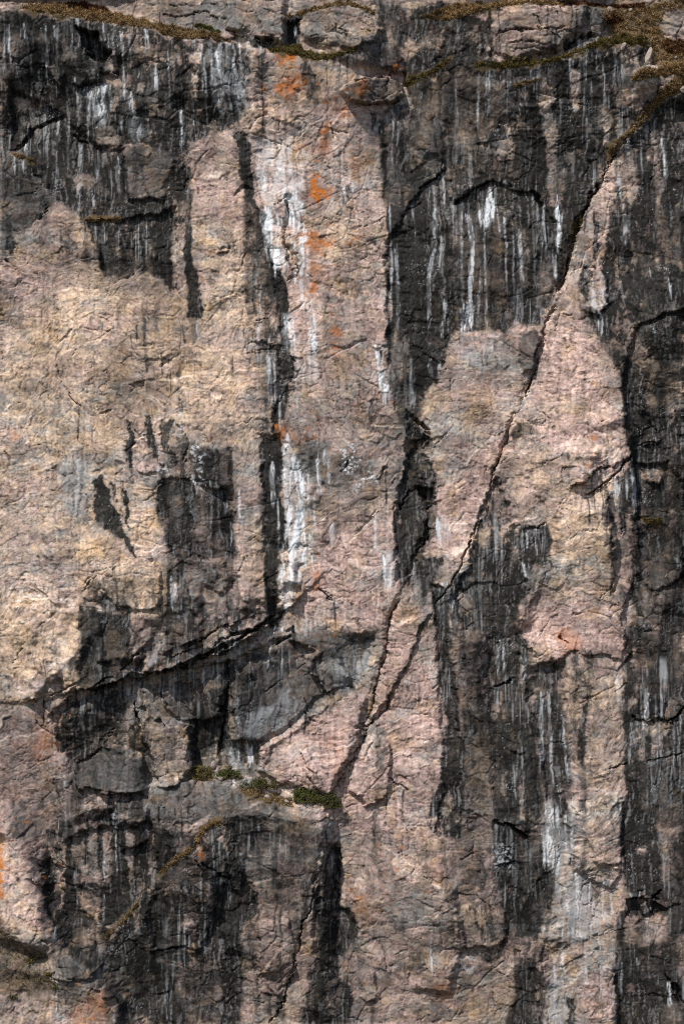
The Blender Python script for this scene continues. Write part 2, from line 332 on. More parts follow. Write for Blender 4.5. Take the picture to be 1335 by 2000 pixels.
 (.35,3,"480,1455 496,1450 496,1490 484,1500"),
 (.7,4,"600,1490 620,1500 640,1535 620,1530"),
 (.3,8,"20,1560 100,1540 110,1620 40,1640"),
 (.985,3,"300,1318 340,1298 400,1270 440,1250 500,1215 545,1175 560,1180 545,1215 500,1240 440,1275 400,1290 345,1310 310,1322"),  # wet black stain along the diagonal brow, also painting in its underside shade
 (.9,2,"170,1352 215,1330 262,1300 280,1268 285,1272 270,1312 225,1340 180,1360"),  # left end of that brow: stain and underside shade in one dark band
 (.4,3,"440,1250 480,1228 510,1205 515,1212 480,1240 445,1262"),
 (.3,8,"110,440 170,445 192,490 190,530 150,520 115,480"),(.35,5,"75,565 95,560 110,590 85,605"),(.6,2,"422,482 450,484 451,492 425,490"),(.45,5,"338,703 350,700 357,760 356,805 346,800"),(.35,6,"200,690 300,695 310,712 240,715"),
 (.6,4,"478,560 495,565 496,600 484,600"),(.45,3,"706,462 740,458 752,470 735,480"),(.45,2,"655,505 662,500 664,525 658,528"),(.45,2,"672,488 678,484 678,505 673,508"),(.5,3,"668,700 674,702 678,735 671,742"),(.4,4,"735,862 775,858 790,878 760,892 738,885"),
 (.4,3,"623,250 630,252 634,292 627,292"),(.4,3,"574,322 580,322 584,380 576,380"),(.45,3,"543,300 548,302 548,345 543,345"),(.35,6,"560,848 620,850 625,868 570,870"),(.3,6,"620,985 720,995 700,1030 630,1020"),
 (.45,4,"1000,832 1030,822 1046,836 1030,856 1005,858"),(.4,3,"1090,885 1110,880 1120,895 1095,900"),(.35,4,"1065,912 1080,915 1086,945 1074,945"),(.4,3,"1105,1080 1125,1080 1122,1130 1108,1120"),(.35,4,"1090,1168 1105,1165 1104,1180 1090,1180"),(.4,4,"1160,1165 1185,1172 1180,1190 1150,1185"),
 (.5,3,"940,910 960,905 970,930 950,940"),(.4,3,"900,935 930,925 925,950 905,955"),(.3,4,"60,945 85,950 80,975 55,965"),(.45,3,"50,1045 85,1032 88,1045 58,1058"),(.4,3,"20,1185 55,1175 60,1190 25,1200"),(.4,4,"95,1240 112,1240 115,1265 98,1265"),(.35,4,"25,1225 40,1215 42,1230 28,1235"),
 (.5,3,"1240,1660 1262,1655 1262,1665 1242,1668"),(.4,5,"795,1640 850,1640 840,1680 800,1670"),(.5,4,"725,1640 745,1640 750,1690 730,1690"),(.4,5,"800,1870 850,1880 850,1930 820,1930"),(.35,5,"760,1800 800,1770 820,1790 780,1820"),
 (.8,5,"745,15 790,20 800,60 790,100 770,80 750,60"),(.85,5,"880,45 955,40 955,70 960,118 930,125 890,110 870,80"),(.55,4,"830,55 870,60 865,100 830,95"),(.5,4,"400,60 440,62 470,75 440,85 405,80"),(.85,4,"1095,85 1130,70 1185,68 1170,80 1130,98 1100,108"),(.7,4,"1140,20 1180,25 1185,55 1150,60 1138,45"),
 # top centre
 (.95,3,"556,42 588,40 586,88 560,86"), (.8,4,"455,65 530,82 532,100 480,98 458,88"),
 (.75,4,"582,125 600,120 622,150 622,200 600,205 592,170 582,150"),
 (.5,6,"645,82 740,78 775,90 785,140 740,142 690,130 650,110"), (.5,4,"668,180 700,162 780,160 785,190 740,205 690,202"),
 (.75,5,"737,13 777,15 780,57 745,57"), (.85,4,"800,20 850,0 890,30 860,60 810,90 790,60"),
 (.9,4,"790,140 830,120 845,160 820,200 800,195"), (.6,5,"700,0 760,0 760,25 720,12"),
 (.5,4,"478,190 492,180 495,255 482,265"), (.45,4,"600,340 640,250 655,280 640,300 625,330"),
 (.75,3,"722,215 732,215 735,240 722,260"), (.7,3,"768,215 776,215 778,300 768,330"),
 (.88,3,"783,260 800,255 802,330 800,400 785,400"), (.85,3,"742,240 750,240 752,330 750,400 742,330"),
 (.7,3,"665,365 672,362 674,400 668,402"), (.75,2,"678,360 684,365 686,402 680,402"),
 (.5,3,"570,1240 590,1215 600,1225 580,1250"),
 (.75,3,"742,1080 750,1080 752,1140 746,1145"), (.4,5,"575,880 620,870 640,885 600,930 575,920"),
]]
# white mineral runs: strength, width start, width end, line
RUNS = [(v, a, b, P(p)) for v, a, b, p in [
 (1,16,24,"517,405 530,450 540,500 548,535"),(1,28,22,"565,385 572,420 578,450"),(.95,18,24,"590,440 592,500 596,560"),(.7,10,4,"575,520 578,560"),(.6,6,4,"508,420 516,470 525,520"),
 (.75,24,18,"562,620 575,700"),(.85,14,12,"606,600 614,690"),(.6,5,3,"590,560 596,640"),(.6,4,3,"601,560 606,640"),(.95,5,12,"733,676 742,735 756,785"),(.6,4,6,"738,690 750,740 762,790"),
 (1,20,26,"560,858 564,900 570,950"),(1,28,36,"578,925 578,990 582,1060 580,1110"),(.9,26,18,"575,1100 565,1150 560,1180"),(.85,8,10,"532,910 533,985"),(.6,3,3,"543,990 545,1060 542,1090"),(.85,16,14,"552,1105 556,1185"),(.7,6,3,"567,870 568,925"),
 (.6,4,4,"566,1110 570,1180"),(.9,6,8,"748,1080 752,1140"),(.8,8,8,"764,1080 762,1140"),
 (.7,6,8,"620,890 625,965"),(.6,5,4,"632,880 634,920"),(.6,9,5,"607,1055 612,1115"),(.45,8,4,"648,1015 650,1065"),(.5,5,3,"668,1030 672,1060"),(.75,12,8,"852,1020 860,1060"),(.5,8,5,"884,1150 886,1195"),(.5,6,5,"732,1010 733,1085"),
 (.8,16,26,"962,370 957,400 952,440"),(.75,4,6,"935,400 938,440"),(.7,5,5,"970,400 975,440"),(.75,8,10,"912,410 922,480 918,560 922,645"),(.8,18,22,"905,595 915,645"),(.85,12,9,"1083,405 1092,430 1088,485"),(.6,9,8,"1081,490 1082,530"),(.5,4,4,"985,430 988,560"),(.5,6,6,"1012,450 1020,560"),(.4,5,4,"940,540 930,640"),
 (.5,6,8,"850,480 838,520 836,570 840,640"),(.45,6,6,"862,470 858,520"),(.45,6,6,"772,470 778,640"),(.5,8,6,"870,590 860,660"),(.55,7,5,"838,700 843,755"),(.4,5,5,"855,700 860,745"),
 (.65,4,6,"1290,262 1294,300 1298,380"),(.5,5,4,"1205,330 1212,400"),(.5,8,6,"1217,400 1222,480"),(.4,5,5,"1230,400 1222,470"),(.75,12,6,"1170,612 1174,650"),(.5,6,5,"1213,560 1215,590"),(.4,4,4,"1268,520 1272,545"),(.5,6,6,"1305,550 1306,580"),
 (.9,6,6,"352,200 355,283"),(.7,3,3,"375,195 382,270"),(.75,12,14,"205,165 198,210 205,240"),(.7,14,16,"190,180 195,210 198,245"),(.6,20,10,"160,195 185,185 205,165"),(.5,8,6,"252,180 262,240"),(.6,6,5,"230,310 230,378"),(.7,7,4,"285,56 292,90"),(.55,3,3,"235,65 236,110"),(.5,3,3,"212,70 213,112"),(.5,6,6,"180,370 182,400"),(.4,8,6,"110,230 113,290"),(.55,6,7,"46,270 52,300"),(.6,5,4,"304,150 306,175"),(.45,4,4,"270,150 274,170"),(.4,4,4,"190,300 190,350"),(.5,12,8,"270,240 272,275"),(.4,5,4,"215,180 218,240"),(.4,5,4,"235,230 240,270"),
 (.8,4,4,"425,90 428,200"),(.8,6,4,"436,92 438,220"),(.85,7,6,"446,100 448,215"),(.7,4,4,"456,110 458,200"),(.7,5,5,"415,120 420,180"),(.6,4,4,"395,110 397,190"),(.6,3,3,"403,150 405,200"),(.7,4,3,"470,95 472,160"),(.6,4,4,"464,180 466,230"),(.6,5,4,"380,75 383,105"),(.5,4,3,"48,40 55,90"),(.4,4,3,"150,45 156,80"),
 (.95,6,5,"575,42 577,86"),(.6,4,4,"672,355 675,400"),(.7,5,4,"686,352 690,402"),(.7,8,6,"515,330 520,395"),(.6,20,10,"550,370 565,400"),(.5,12,10,"545,290 548,340"),(.4,10,12,"500,290 505,330"),
 (.7,3,3,"1056,1040 1060,1085"),(.7,4,3,"1045,1035 1048,1080"),(.7,14,10,"1022,1100 1036,1130"),(.6,4,3,"1028,1040 1032,1080"),(.6,10,10,"1236,915 1240,990"),(.5,6,5,"1222,915 1225,960"),(.6,20,10,"1196,950 1206,985"),
 (.75,14,22,"1070,1560 1078,1700"),(.6,6,5,"1058,1610 1062,1680"),(.6,6,6,"1088,1600 1092,1680"),(.4,8,8,"1058,1350 1055,1500"),(.4,6,6,"1072,1360 1078,1560"),(.45,6,5,"1098,1400 1110,1540"),(.5,8,8,"1205,1320 1210,1400"),(.85,8,7,"1022,1265 1027,1300 1022,1335"),(.5,4,4,"983,1240 982,1310"),(.4,8,6,"972,1250 972,1310"),(.7,6,4,"1268,1365 1256,1400"),(.65,7,5,"1256,1405 1258,1445"),(.3,7,5,"1230,1420 1228,1480"),
 (.95,12,12,"528,1236 538,1240"),(.7,5,4,"548,1235 552,1250"),(.6,4,3,"530,1250 522,1300"),(.7,5,6,"398,1310 396,1340"),(.8,8,6,"452,1480 458,1512"),(.8,12,10,"486,1452 490,1500"),(.8,3,4,"463,1450 468,1500"),(.6,4,4,"375,925 380,950"),(.9,7,6,"373,922 382,950 396,956 415,962"),(.8,4,5,"440,965 442,1000"),(.7,5,4,"466,960 470,1000"),(.5,4,4,"450,1010 452,1070"),
 (.5,4,4,"335,1130 338,1190"),(.5,4,4,"372,1130 376,1180"),(.5,10,8,"340,1130 345,1180"),(.55,5,4,"1225,1735 1232,1752"),(.6,4,3,"1246,1738 1248,1752"),(.5,4,3,"1256,1736 1258,1750"),(.7,16,8,"1262,1765 1260,1785"),(.7,8,6,"1302,1915 1310,1960"),(.3,5,5,"1210,1865 1212,1950"),(.4,4,4,"1240,1860 1246,1900"),
 (.55,10,8,"1060,1605 1060,1640"),(.45,4,3,"205,1640 206,1720"),(.4,3,3,"230,1620 230,1690"),(.5,4,4,"205,1740 203,1800"),(.5,5,4,"148,1700 152,1760"),(.5,5,4,"110,1800 113,1840"),(.5,4,4,"840,1800 842,1900"),(.3,5,4,"400,1800 398,1860"),(.4,3,3,"412,1780 412,1840"),
 (.7,14,8,"865,1145 872,1170"),(.5,5,5,"548,785 545,830"),(.5,6,5,"535,690 540,790"),(.4,4,4,"522,680 525,790"),
 (.6,2,3,"1170,960 1172,990"),(.35,5,4,"640,1690 645,1720"),(.4,3,3,"648,1670 650,1710"),
]]
RUNS += [(v, a, b, P(p)) for v, a, b, p in [
 (.6,6,8,"1085,1560 1088,1660 1086,1760"),(.55,5,9,"1100,1600 1104,1700 1108,1800"),(.6,6,10,"1122,1650 1126,1740 1130,1835"),(.5,5,9,"1146,1690 1150,1760 1152,1830"),(.5,5,8,"1172,1720 1176,1800"),(.45,4,6,"1112,1560 1116,1680"),(.4,4,6,"1190,1700 1194,1800"),(.45,4,6,"1140,1830 1142,1930"),(.4,5,6,"1080,1880 1084,2000"),(.4,5,6,"1170,1840 1172,1960"),(.45,4,6,"1096,1820 1098,1960"),
 (.5,3,4,"760,400 764,520 762,640"),(.5,3,4,"845,330 848,420 846,470"),(.5,3,4,"865,340 868,430"),(.5,3,5,"900,410 902,520 904,600"),(.5,3,5,"945,430 948,560 950,640"),(.45,3,4,"1000,430 1004,560 1002,620"),(.5,3,4,"1040,420 1044,540"),(.5,3,4,"1060,410 1064,500"),(.5,3,5,"890,160 892,260"),(.5,3,4,"930,160 932,250"),(.45,3,4,"1150,150 1152,230"),(.45,3,4,"1195,100 1196,170"),(.5,3,4,"1175,140 1177,215"),
 (.5,3,4,"20,40 24,130"),(.5,3,4,"90,60 94,160"),(.5,3,5,"130,160 134,260"),(.5,3,4,"170,190 172,290"),(.5,3,4,"240,90 243,200"),(.5,3,4,"305,90 307,200"),(.5,3,4,"330,110 333,240"),(.5,3,5,"400,120 404,250"),
 (.6,4,6,"598,560 603,660 606,740"),(.5,4,6,"575,700 580,800"),(.5,4,5,"640,890 643,970"),(.55,4,6,"600,900 604,1010"),(.5,4,5,"612,960 616,1050"),(.5,3,4,"755,980 757,1080"),(.5,5,6,"525,700 528,790"),(.5,3,4,"508,560 512,650"),
]]
# pale wash (thin bleached film): strength, softness, outline
WASH = [(v, s, P(p)) for v, s, p in [
 (1,5,"553,862 570,862 574,912 590,920 592,1000 597,1080 585,1120 568,1105 562,1030 556,985 552,920"),(.9,5,"545,1100 575,1105 565,1180 548,1185"),(1,4,"588,430 598,470 602,560 588,565 580,520 588,480"),(.9,4,"510,415 520,412 535,470 545,530 535,520 520,470"),
 (.5,8,"500,270 560,260 600,300 590,380 520,400 495,340"),(.95,4,"514,408 530,400 548,430 556,470 560,520 548,540 536,500 524,460"),(1,4,"548,385 578,380 590,400 592,450 575,460 560,430"),(.95,4,"560,455 580,480 575,520 560,500"),
 (.45,8,"455,1395 560,1370 600,1390 560,1420 520,1440 460,1450"),(.35,8,"560,1330 600,1380 590,1420 520,1460 520,1400"),(.35,6,"690,1260 725,1250 715,1310 690,1330 660,1350 655,1300"),
 (.35,12,"1075,1600 1110,1640 1150,1740 1200,1790 1160,1830 1110,1830 1095,1780 1085,1700"),(.4,8,"1105,1815 1150,1800 1150,1830 1120,1840"),(.3,8,"1070,1900 1110,1930 1100,2000 1065,2000"),
 (.4,7,"160,195 205,165 222,240 195,250 180,220"),(.3,8,"245,180 285,260 260,280 235,240"),(.5,6,"410,95 490,100 488,210 430,225 415,170"),
 (.4,7,"545,620 575,610 585,690 615,690 620,760 575,740"),(1,5,"555,860 590,910 595,1080 585,1130 560,1180 545,1100 560,1000"),
 (.5,5,"1150,560 1188,565 1190,600 1172,615 1140,606"),(.35,5,"1190,560 1180,530 1160,530"),(.35,5,"860,1010 885,1020 870,1060 850,1050"),
 (.3,8,"130,870 165,880 165,990 150,1010 130,950"),(.35,6,"320,1250 290,1300 300,1310 320,1280"),
 (.5,5,"440,1460 465,1455 468,1500 450,1515"),
 (.35,5,"740,1076 772,1076 768,1142 750,1150"),(.3,8,"880,690 960,650 985,670 940,720"),(.3,6,"1000,650 1050,690"),
 (.4,5,"545,1210 590,1205 640,1215 600,1240 560,1235"),
]]
# orange crustose lichen: strength, softness, outline
LICHEN = [(v, s, P(p)) for v, s, p in [
 (.9,5,"538,110 555,105 580,108 582,118 560,128 545,122"),(.8,10,"528,195 545,160 572,143 598,150 590,178 562,195"),(.85,6,"660,205 680,205 690,228 672,222"),(.55,10,"640,190 670,185 680,230 650,215"),(.6,6,"625,268 635,272 650,290 648,305 625,308"),(.6,4,"628,250 636,248 634,258"),(.55,4,"575,280 600,300 610,305 590,302"),
 (1,8,"605,362 622,358 632,375 648,385 630,402 612,400 604,385"),(.45,14,"670,300 700,295 715,335 690,340"),(.8,14,"566,442 610,452 655,475 630,500 592,492 572,470"),(.6,10,"690,460 705,455 702,470 680,480"),(.6,12,"590,500 650,520 640,545 600,545"),(.8,6,"604,560 618,555 622,570 612,580"),(.5,6,"640,605 655,600 650,612"),(.7,7,"645,680 665,660 660,680 648,690"),(.35,10,"690,740 705,780 695,800"),(.4,8,"735,770 760,790 745,800"),
 (.7,8,"545,830 565,828 568,850 550,855"),(.6,6,"605,1120 625,1110 620,1135 608,1160 600,1140"),(.35,8,"575,1260 620,1240 640,1245 580,1270"),
 (.95,12,"-5,1615 12,1650 15,1700 12,1745 -5,1740"),(.45,10,"145,1965 200,1915 215,1960 190,2005 140,2005"),(.5,9,"-5,1600 10,1605 25,1640 10,1650"),(.4,10,"60,1480 85,1420 90,1470 70,1495"),(.4,8,"90,1420 105,1440 100,1480 90,1470"),(.5,4,"388,1658 396,1660 394,1672"),(.5,4,"690,170 720,168 720,185 695,195"),(.6,4,"765,140 785,125 785,135 770,145"),
 (.5,6,"1150,870 1170,880 1160,895"),(.3,12,"1165,1140 1185,1145 1180,1170 1165,1165"),(.35,6,"1090,1245 1105,1250 1100,1262"),(.4,5,"20,845 30,850 24,856"),(.35,8,"60,1110 110,1130 60,1140"),
 (.35,10,"835,1690 880,1710 880,1740 850,1720"),(.45,12,"840,1920 890,1910 890,1960 850,1960"),(.45,8,"735,1640 760,1720 745,1735"),(.4,10,"690,1740 730,1750 720,1800 695,1790"),(.3,5,"520,1350 600,1290 640,1245 645,1250 600,1300"),
 (.35,8,"500,210 530,205 525,225"),(.5,8,"560,860 620,845 615,855 580,865"),(.35,6,"640,1440 670,1430 668,1500 650,1510"),
]]
# rock tint: tan, pink, brightness, softness, outline
TINT = [(t, k, l, s, P(p)) for t, k, l, s, p in [
 (.95,.1,1.02,30,"0,400 200,420 360,600 480,560 500,850 250,900 200,1180 160,1350 0,1400"),
 (.6,.6,.95,25,"0,430 110,400 190,470 190,520 120,560 0,640"),
 (.9,.2,1.1,25,"0,820 180,800 230,960 200,1100 160,1340 0,1360"),
 (.35,.5,.95,25,"0,980 100,1000 150,1100 130,1160 0,1150"),
 (.1,.1,.95,15,"115,890 165,870 175,960 160,1020 120,980"),
 (1,.15,1.0,15,"255,930 310,950 320,1060 270,1080 250,1000"),
 (.5,.7,1.02,20,"372,285 440,260 462,280 475,380 440,420 370,420"),
 (.9,.2,1.08,20,"375,430 475,420 485,560 480,620 400,600 385,500"),
 (.9,.3,1.0,20,"380,620 490,620 510,720 500,840 400,860"),
 (.3,.55,.98,25,"500,180 740,220 755,640 600,700 560,560 500,400"),
 (.75,.3,1.05,20,"645,215 740,220 745,330 690,340 650,280"),
 (.65,.2,.98,20,"600,410 750,420 750,480 650,520 600,470"),
 (.35,.65,.95,25,"590,560 760,600 790,900 770,960 560,850"),
 (.25,.5,.85,25,"600,880 780,900 780,960 700,1040 600,1060"),
 (.2,.75,.95,25,"640,1060 770,970 760,1080 760,1220 600,1220"),
 (.3,1,1.0,12,"590,1120 640,1080 650,1130 600,1200 560,1230"),
 (.25,.9,1.05,15,"850,960 950,880 990,850 960,960 920,1060 880,1110 850,1060"),
 (.2,.5,.92,20,"830,760 880,680 980,650 1050,700 1000,830 900,900 840,860"),
 (.6,.2,1.0,10,"830,760 850,750 850,830 830,830"),
 (.55,.65,1.12,25,"1095,570 1210,730 1235,890 1190,920 1080,870 1000,830 1050,700"),
 (.75,.35,1.0,20,"990,880 1180,900 1120,980 1000,1000"),
 (1,.1,1.12,20,"1060,980 1200,930 1200,1180 1080,1180 1080,1060"),
 (.3,1,1.05,20,"1010,1180 1220,1180 1220,1270 1060,1290 1000,1230"),
 (.75,.25,.95,15,"1100,1300 1210,1330 1215,1500 1160,1560 1110,1480"),
 (.5,.55,1.05,20,"1190,300 1120,470 1090,570 1150,560 1190,500 1215,320"),
 (.2,1,1.0,25,"760,1200 840,1180 850,1300 865,1400 860,1540 820,1640 700,1640 660,1560 720,1420"),
 (.65,.5,1.08,15,"800,1210 845,1210 850,1310 800,1320"),
 (.25,.95,.98,15,"520,1440 660,1360 720,1350 700,1440 650,1560 540,1530 500,1480"),
 (.2,.75,.85,25,"500,1600 640,1600 560,1900 500,2000 480,1760"),
 (.45,.55,.85,25,"680,1640 840,1640 900,1760 900,2000 690,2000 700,1820"),
 (.9,.2,.9,20,"820,1690 890,1740 895,1960 820,1960 800,1820"),
 (.9,.1,.75,15,"840,1900 895,1890 895,1970 840,1970"),
 (.1,.6,.85,25,"0,1390 100,1380 140,1480 300,1560 150,1600 80,1640 0,1600"),
 (.55,.7,.98,20,"0,1600 60,1600 80,1700 120,1840 60,1850 0,1780"),
 (.25,.45,.85,15,"0,1790 110,1830 190,1890 250,1990 0,2000"),
 (.8,.4,.8,15,"130,1960 200,1900 220,1960 190,2000 140,2000"),
 (.4,.7,.8,20,"890,1850 1000,1800 1010,1900 1000,2000 890,2000"),
 (.35,.25,.85,25,"1080,1560 1210,1560 1215,1700 1190,1800 1200,2000 1065,2000 1060,1860 1100,1750"),
 (.8,.5,.95,12,"1130,1610 1180,1590 1212,1600 1210,1700 1170,1680"),
 (.4,.8,.95,15,"1140,1900 1200,1920 1205,2000 1130,2000"),
 (.2,.2,.9,20,"440,1230 740,1240 690,1350 560,1420 440,1480"),
 (.3,.3,.85,20,"280,1330 440,1300 400,1520 300,1540"),
 (.6,.4,.95,12,"280,1440 370,1420 375,1520 310,1530"),
 (.4,.25,.72,12,"440,0 560,0 560,80 440,70"),(.4,.2,.78,10,"590,15 740,20 740,100 600,90"),(.45,.25,.78,10,"960,30 1140,30 1100,120 970,120"),
 (.5,.5,.85,15,"500,110 660,110 780,150 780,200 700,220 500,230"),(.3,.3,.7,10,"645,80 785,80 785,140 650,130"),
 (.7,.5,.8,10,"660,150 790,140 790,210 660,210"),(.2,.15,.62,14,"300,0 460,0 450,60 400,70 320,40"),
 (.85,.25,.9,30,"1255,905 1300,915 1295,950 1255,930"),(.8,.2,.9,12,"1290,400 1320,400 1310,600 1295,600"),
 (.95,.2,.95,12,"200,1420 320,1420 300,1440 200,1440"),
 (.9,.15,1.05,12,"215,1100 290,1070 320,1130 310,1190 230,1190"),
]]
FILM = [(t, k, l, s, P(p)) for t, k, l, s, p in [   # thin grey-brown weathering film: tan, pink, brightness, softness, outline
 (.1,.2,.45,12,"290,1540 400,1525 520,1550 560,1580 500,1592 420,1592 380,1602 300,1600"),(.1,.15,.42,7,"150,1490 190,1452 225,1455 275,1480 287,1550 200,1545 150,1530"),
 (.1,.5,.62,20,"0,1390 90,1400 110,1480 180,1540 160,1600 90,1640 50,1640 0,1590"),(.0,.1,.5,12,"20,1570 60,1560 90,1620 60,1640 30,1620"),
 (.0,.05,.48,6,"560,1240 620,1222 700,1240 735,1240 720,1290 690,1350 640,1350 610,1390 560,1420 510,1450 460,1450 450,1380 470,1300 520,1262"),
 (.1,.1,.5,8,"270,1340 380,1330 440,1310 440,1400 400,1420 340,1400 300,1380 275,1370"),(.1,.1,.32,6,"380,1360 440,1340 430,1420 400,1482 372,1490 375,1420"),
 (.15,.1,.32,6,"160,1185 200,1200 250,1195 262,1230 255,1260 262,1275 235,1310 210,1335 160,1347 155,1300 160,1240"),
 (.3,.35,.42,8,"315,940 340,950 370,930 385,960 420,965 450,960 455,1040 470,1090 440,1090 400,1092 395,1112 360,1100 340,1090 320,1060 325,1020 303,992 310,970"),
 (.3,.2,.62,10,"320,1100 440,1090 470,1150 440,1200 380,1200 325,1190"),(.2,.2,.5,8,"370,870 450,875 447,952 420,955 380,950"),
 (.4,.3,.50,10,"880,1220 945,1237 940,1300 945,1400 955,1500 960,1600 940,1700 930,1780 900,1750 895,1640 903,1560 900,1450 888,1350 880,1290"),
 (.3,.2,.42,8,"870,150 930,145 985,165 1005,210 1000,235 960,240 930,290 890,310 865,270 860,200"),(.3,.3,.42,8,"815,200 860,130 885,150 880,250 870,310 840,330 815,320 800,260"),
 (.35,.2,.34,10,"890,420 960,400 1000,420 1010,480 985,560 985,630 900,645 880,560"),(.3,.4,.65,8,"735,225 800,215 800,330 775,400 745,390 740,300"),
 (.3,.2,.45,9,"0,300 40,300 45,330 70,352 95,385 100,402 90,420 60,440 30,455 20,480 0,510"),(.25,.35,.5,7,"240,300 250,288 285,280 320,290 340,310 335,345 318,365 320,388 290,378 255,388 243,360"),
 (.2,.3,.62,15,"500,1600 560,1590 640,1610 620,1700 590,1800 520,1760 480,1700"),(.35,.45,.78,20,"680,1640 840,1640 900,1760 900,2000 690,2000 700,1820"),(.3,.5,.72,20,"500,1750 590,1780 560,1930 500,2000 480,1860"),
 (.5,.3,.6,15,"890,1750 985,1790 1000,1860 1000,2000 890,2000"),(.3,.3,.4,8,"960,1600 1060,1640 1080,1740 1050,1832 985,1790 970,1700"),
 (.3,.2,.4,9,"1285,400 1335,400 1335,470 1310,620 1295,600"),(.3,.3,.4,9,"1240,1000 1335,1050 1335,1200 1250,1190 1230,1150"),(.4,.3,.42,9,"1240,1200 1335,1200 1335,1400 1245,1400"),(.4,.2,.38,9,"1240,1490 1335,1480 1335,1620 1250,1600"),
 (.3,.3,.45,8,"0,20 60,30 130,75 90,190 0,150"),(.4,.3,.5,8,"345,1890 430,1880 430,2005 350,1990"),(.35,.2,.4,6,"330,1640 380,1635 430,1720 424,1765 345,1720 300,1730"),(.4,.2,.45,6,"220,1850 350,1850 380,1930 260,1955 220,1925"),
 (.2,.3,.6,10,"640,890 780,910 775,950 700,990 640,960"),(.1,.1,.6,10,"575,870 640,870 630,940 590,940"),(.3,.5,.72,12,"600,980 700,990 660,1060 600,1060"),
 (.35,.2,.62,8,"1055,1300 1100,1300 1115,1560 1070,1560 1045,1400"),(.2,.15,.55,8,"645,82 740,78 785,95 785,140 690,130"),(.5,.3,.55,5,"668,180 700,162 780,160 785,190 740,205 690,202"),
 (.4,.2,.6,10,"0,1850 60,1860 110,1900 110,1935 0,1930"),(.1,.2,.6,10,"110,1850 190,1885 180,1905 110,1890"),(.2,.3,.62,12,"960,880 1000,900 1005,990 985,960 965,930"),
 (.3,.4,.6,8,"1000,830 1035,822 1045,845 1010,860"),(.2,.2,.4,5,"1012,655 1045,640 1050,690 1040,725 1022,730 1010,700"),(.2,.3,.66,12,"757,650 800,680 808,785 795,850 768,800"),
]]
TINT = TINT + FILM
# pale quartz and feldspar veins: strength, width, line
VEIN = [(v, a, P(p)) for v, a, p in [
 (.7,7,"0,1172 60,1165 130,1170 155,1185"),(.8,9,"160,1190 230,1192 320,1182"),(.7,8,"130,1160 145,1180 158,1190"),(.6,4,"885,940 920,890 980,835"),(.6,7,"925,1010 955,950 985,890"),(.55,4,"870,1212 940,1222 1000,1226"),(.5,5,"20,1360 60,1330 110,1300 150,1270"),(.5,4,"40,1380 90,1340 130,1310"),(.45,3,"735,1635 800,1690 850,1720 880,1740"),(.6,3,"640,1600 632,1660 618,1720 608,1740"),(.5,3,"575,1860 560,1920 545,1960"),
 (.5,4,"660,1080 700,1040 740,990 775,955"),(.7,4,"745,165 748,180 742,190"),(.6,3,"683,182 690,195"),(.5,3,"720,185 740,190 760,190"),(.6,3,"690,112 720,115 745,128"),(.5,3,"735,115 760,118"),(.45,3,"210,480 240,478"),(.5,3,"620,1265 580,1305 520,1350"),(.4,3,"700,1340 660,1380 620,1400"),(.5,4,"830,1060 800,1120 775,1180"),(.45,4,"740,1300 730,1360 720,1400"),
 (.5,3,"890,1840 935,1860 985,1880"),(.5,4,"920,1875 945,1880 985,1888"),(.5,4,"1080,1935 1130,1905"),(.4,4,"1100,1735 1150,1745 1200,1735"),(.5,3,"735,940 742,960"),(.5,3,"892,945 900,975"),(.4,3,"885,1600 905,1615"),(.4,3,"1265,330 1275,350"),(.5,3,"1268,512 1275,535"),
]]
#==SPECK== white spots of limewash-like crust
SPECK = [(.9,10,P("655,875 690,865 705,900 690,930 665,920")),(.7,10,P("720,910 735,940 690,960")),(.6,10,P("305,890 335,905 330,925 305,915")),(.6,8,P("455,1650 470,1645 472,1665")),(.5,12,P("885,1860 920,1860 920,1900 885,1900")),(.6,10,P("370,860 400,850 400,940 385,940")),(.5,10,P("340,800 360,800 360,840 335,860")),(.5,14,P("960,1650 1000,1650 1000,1700 960,1690"))]
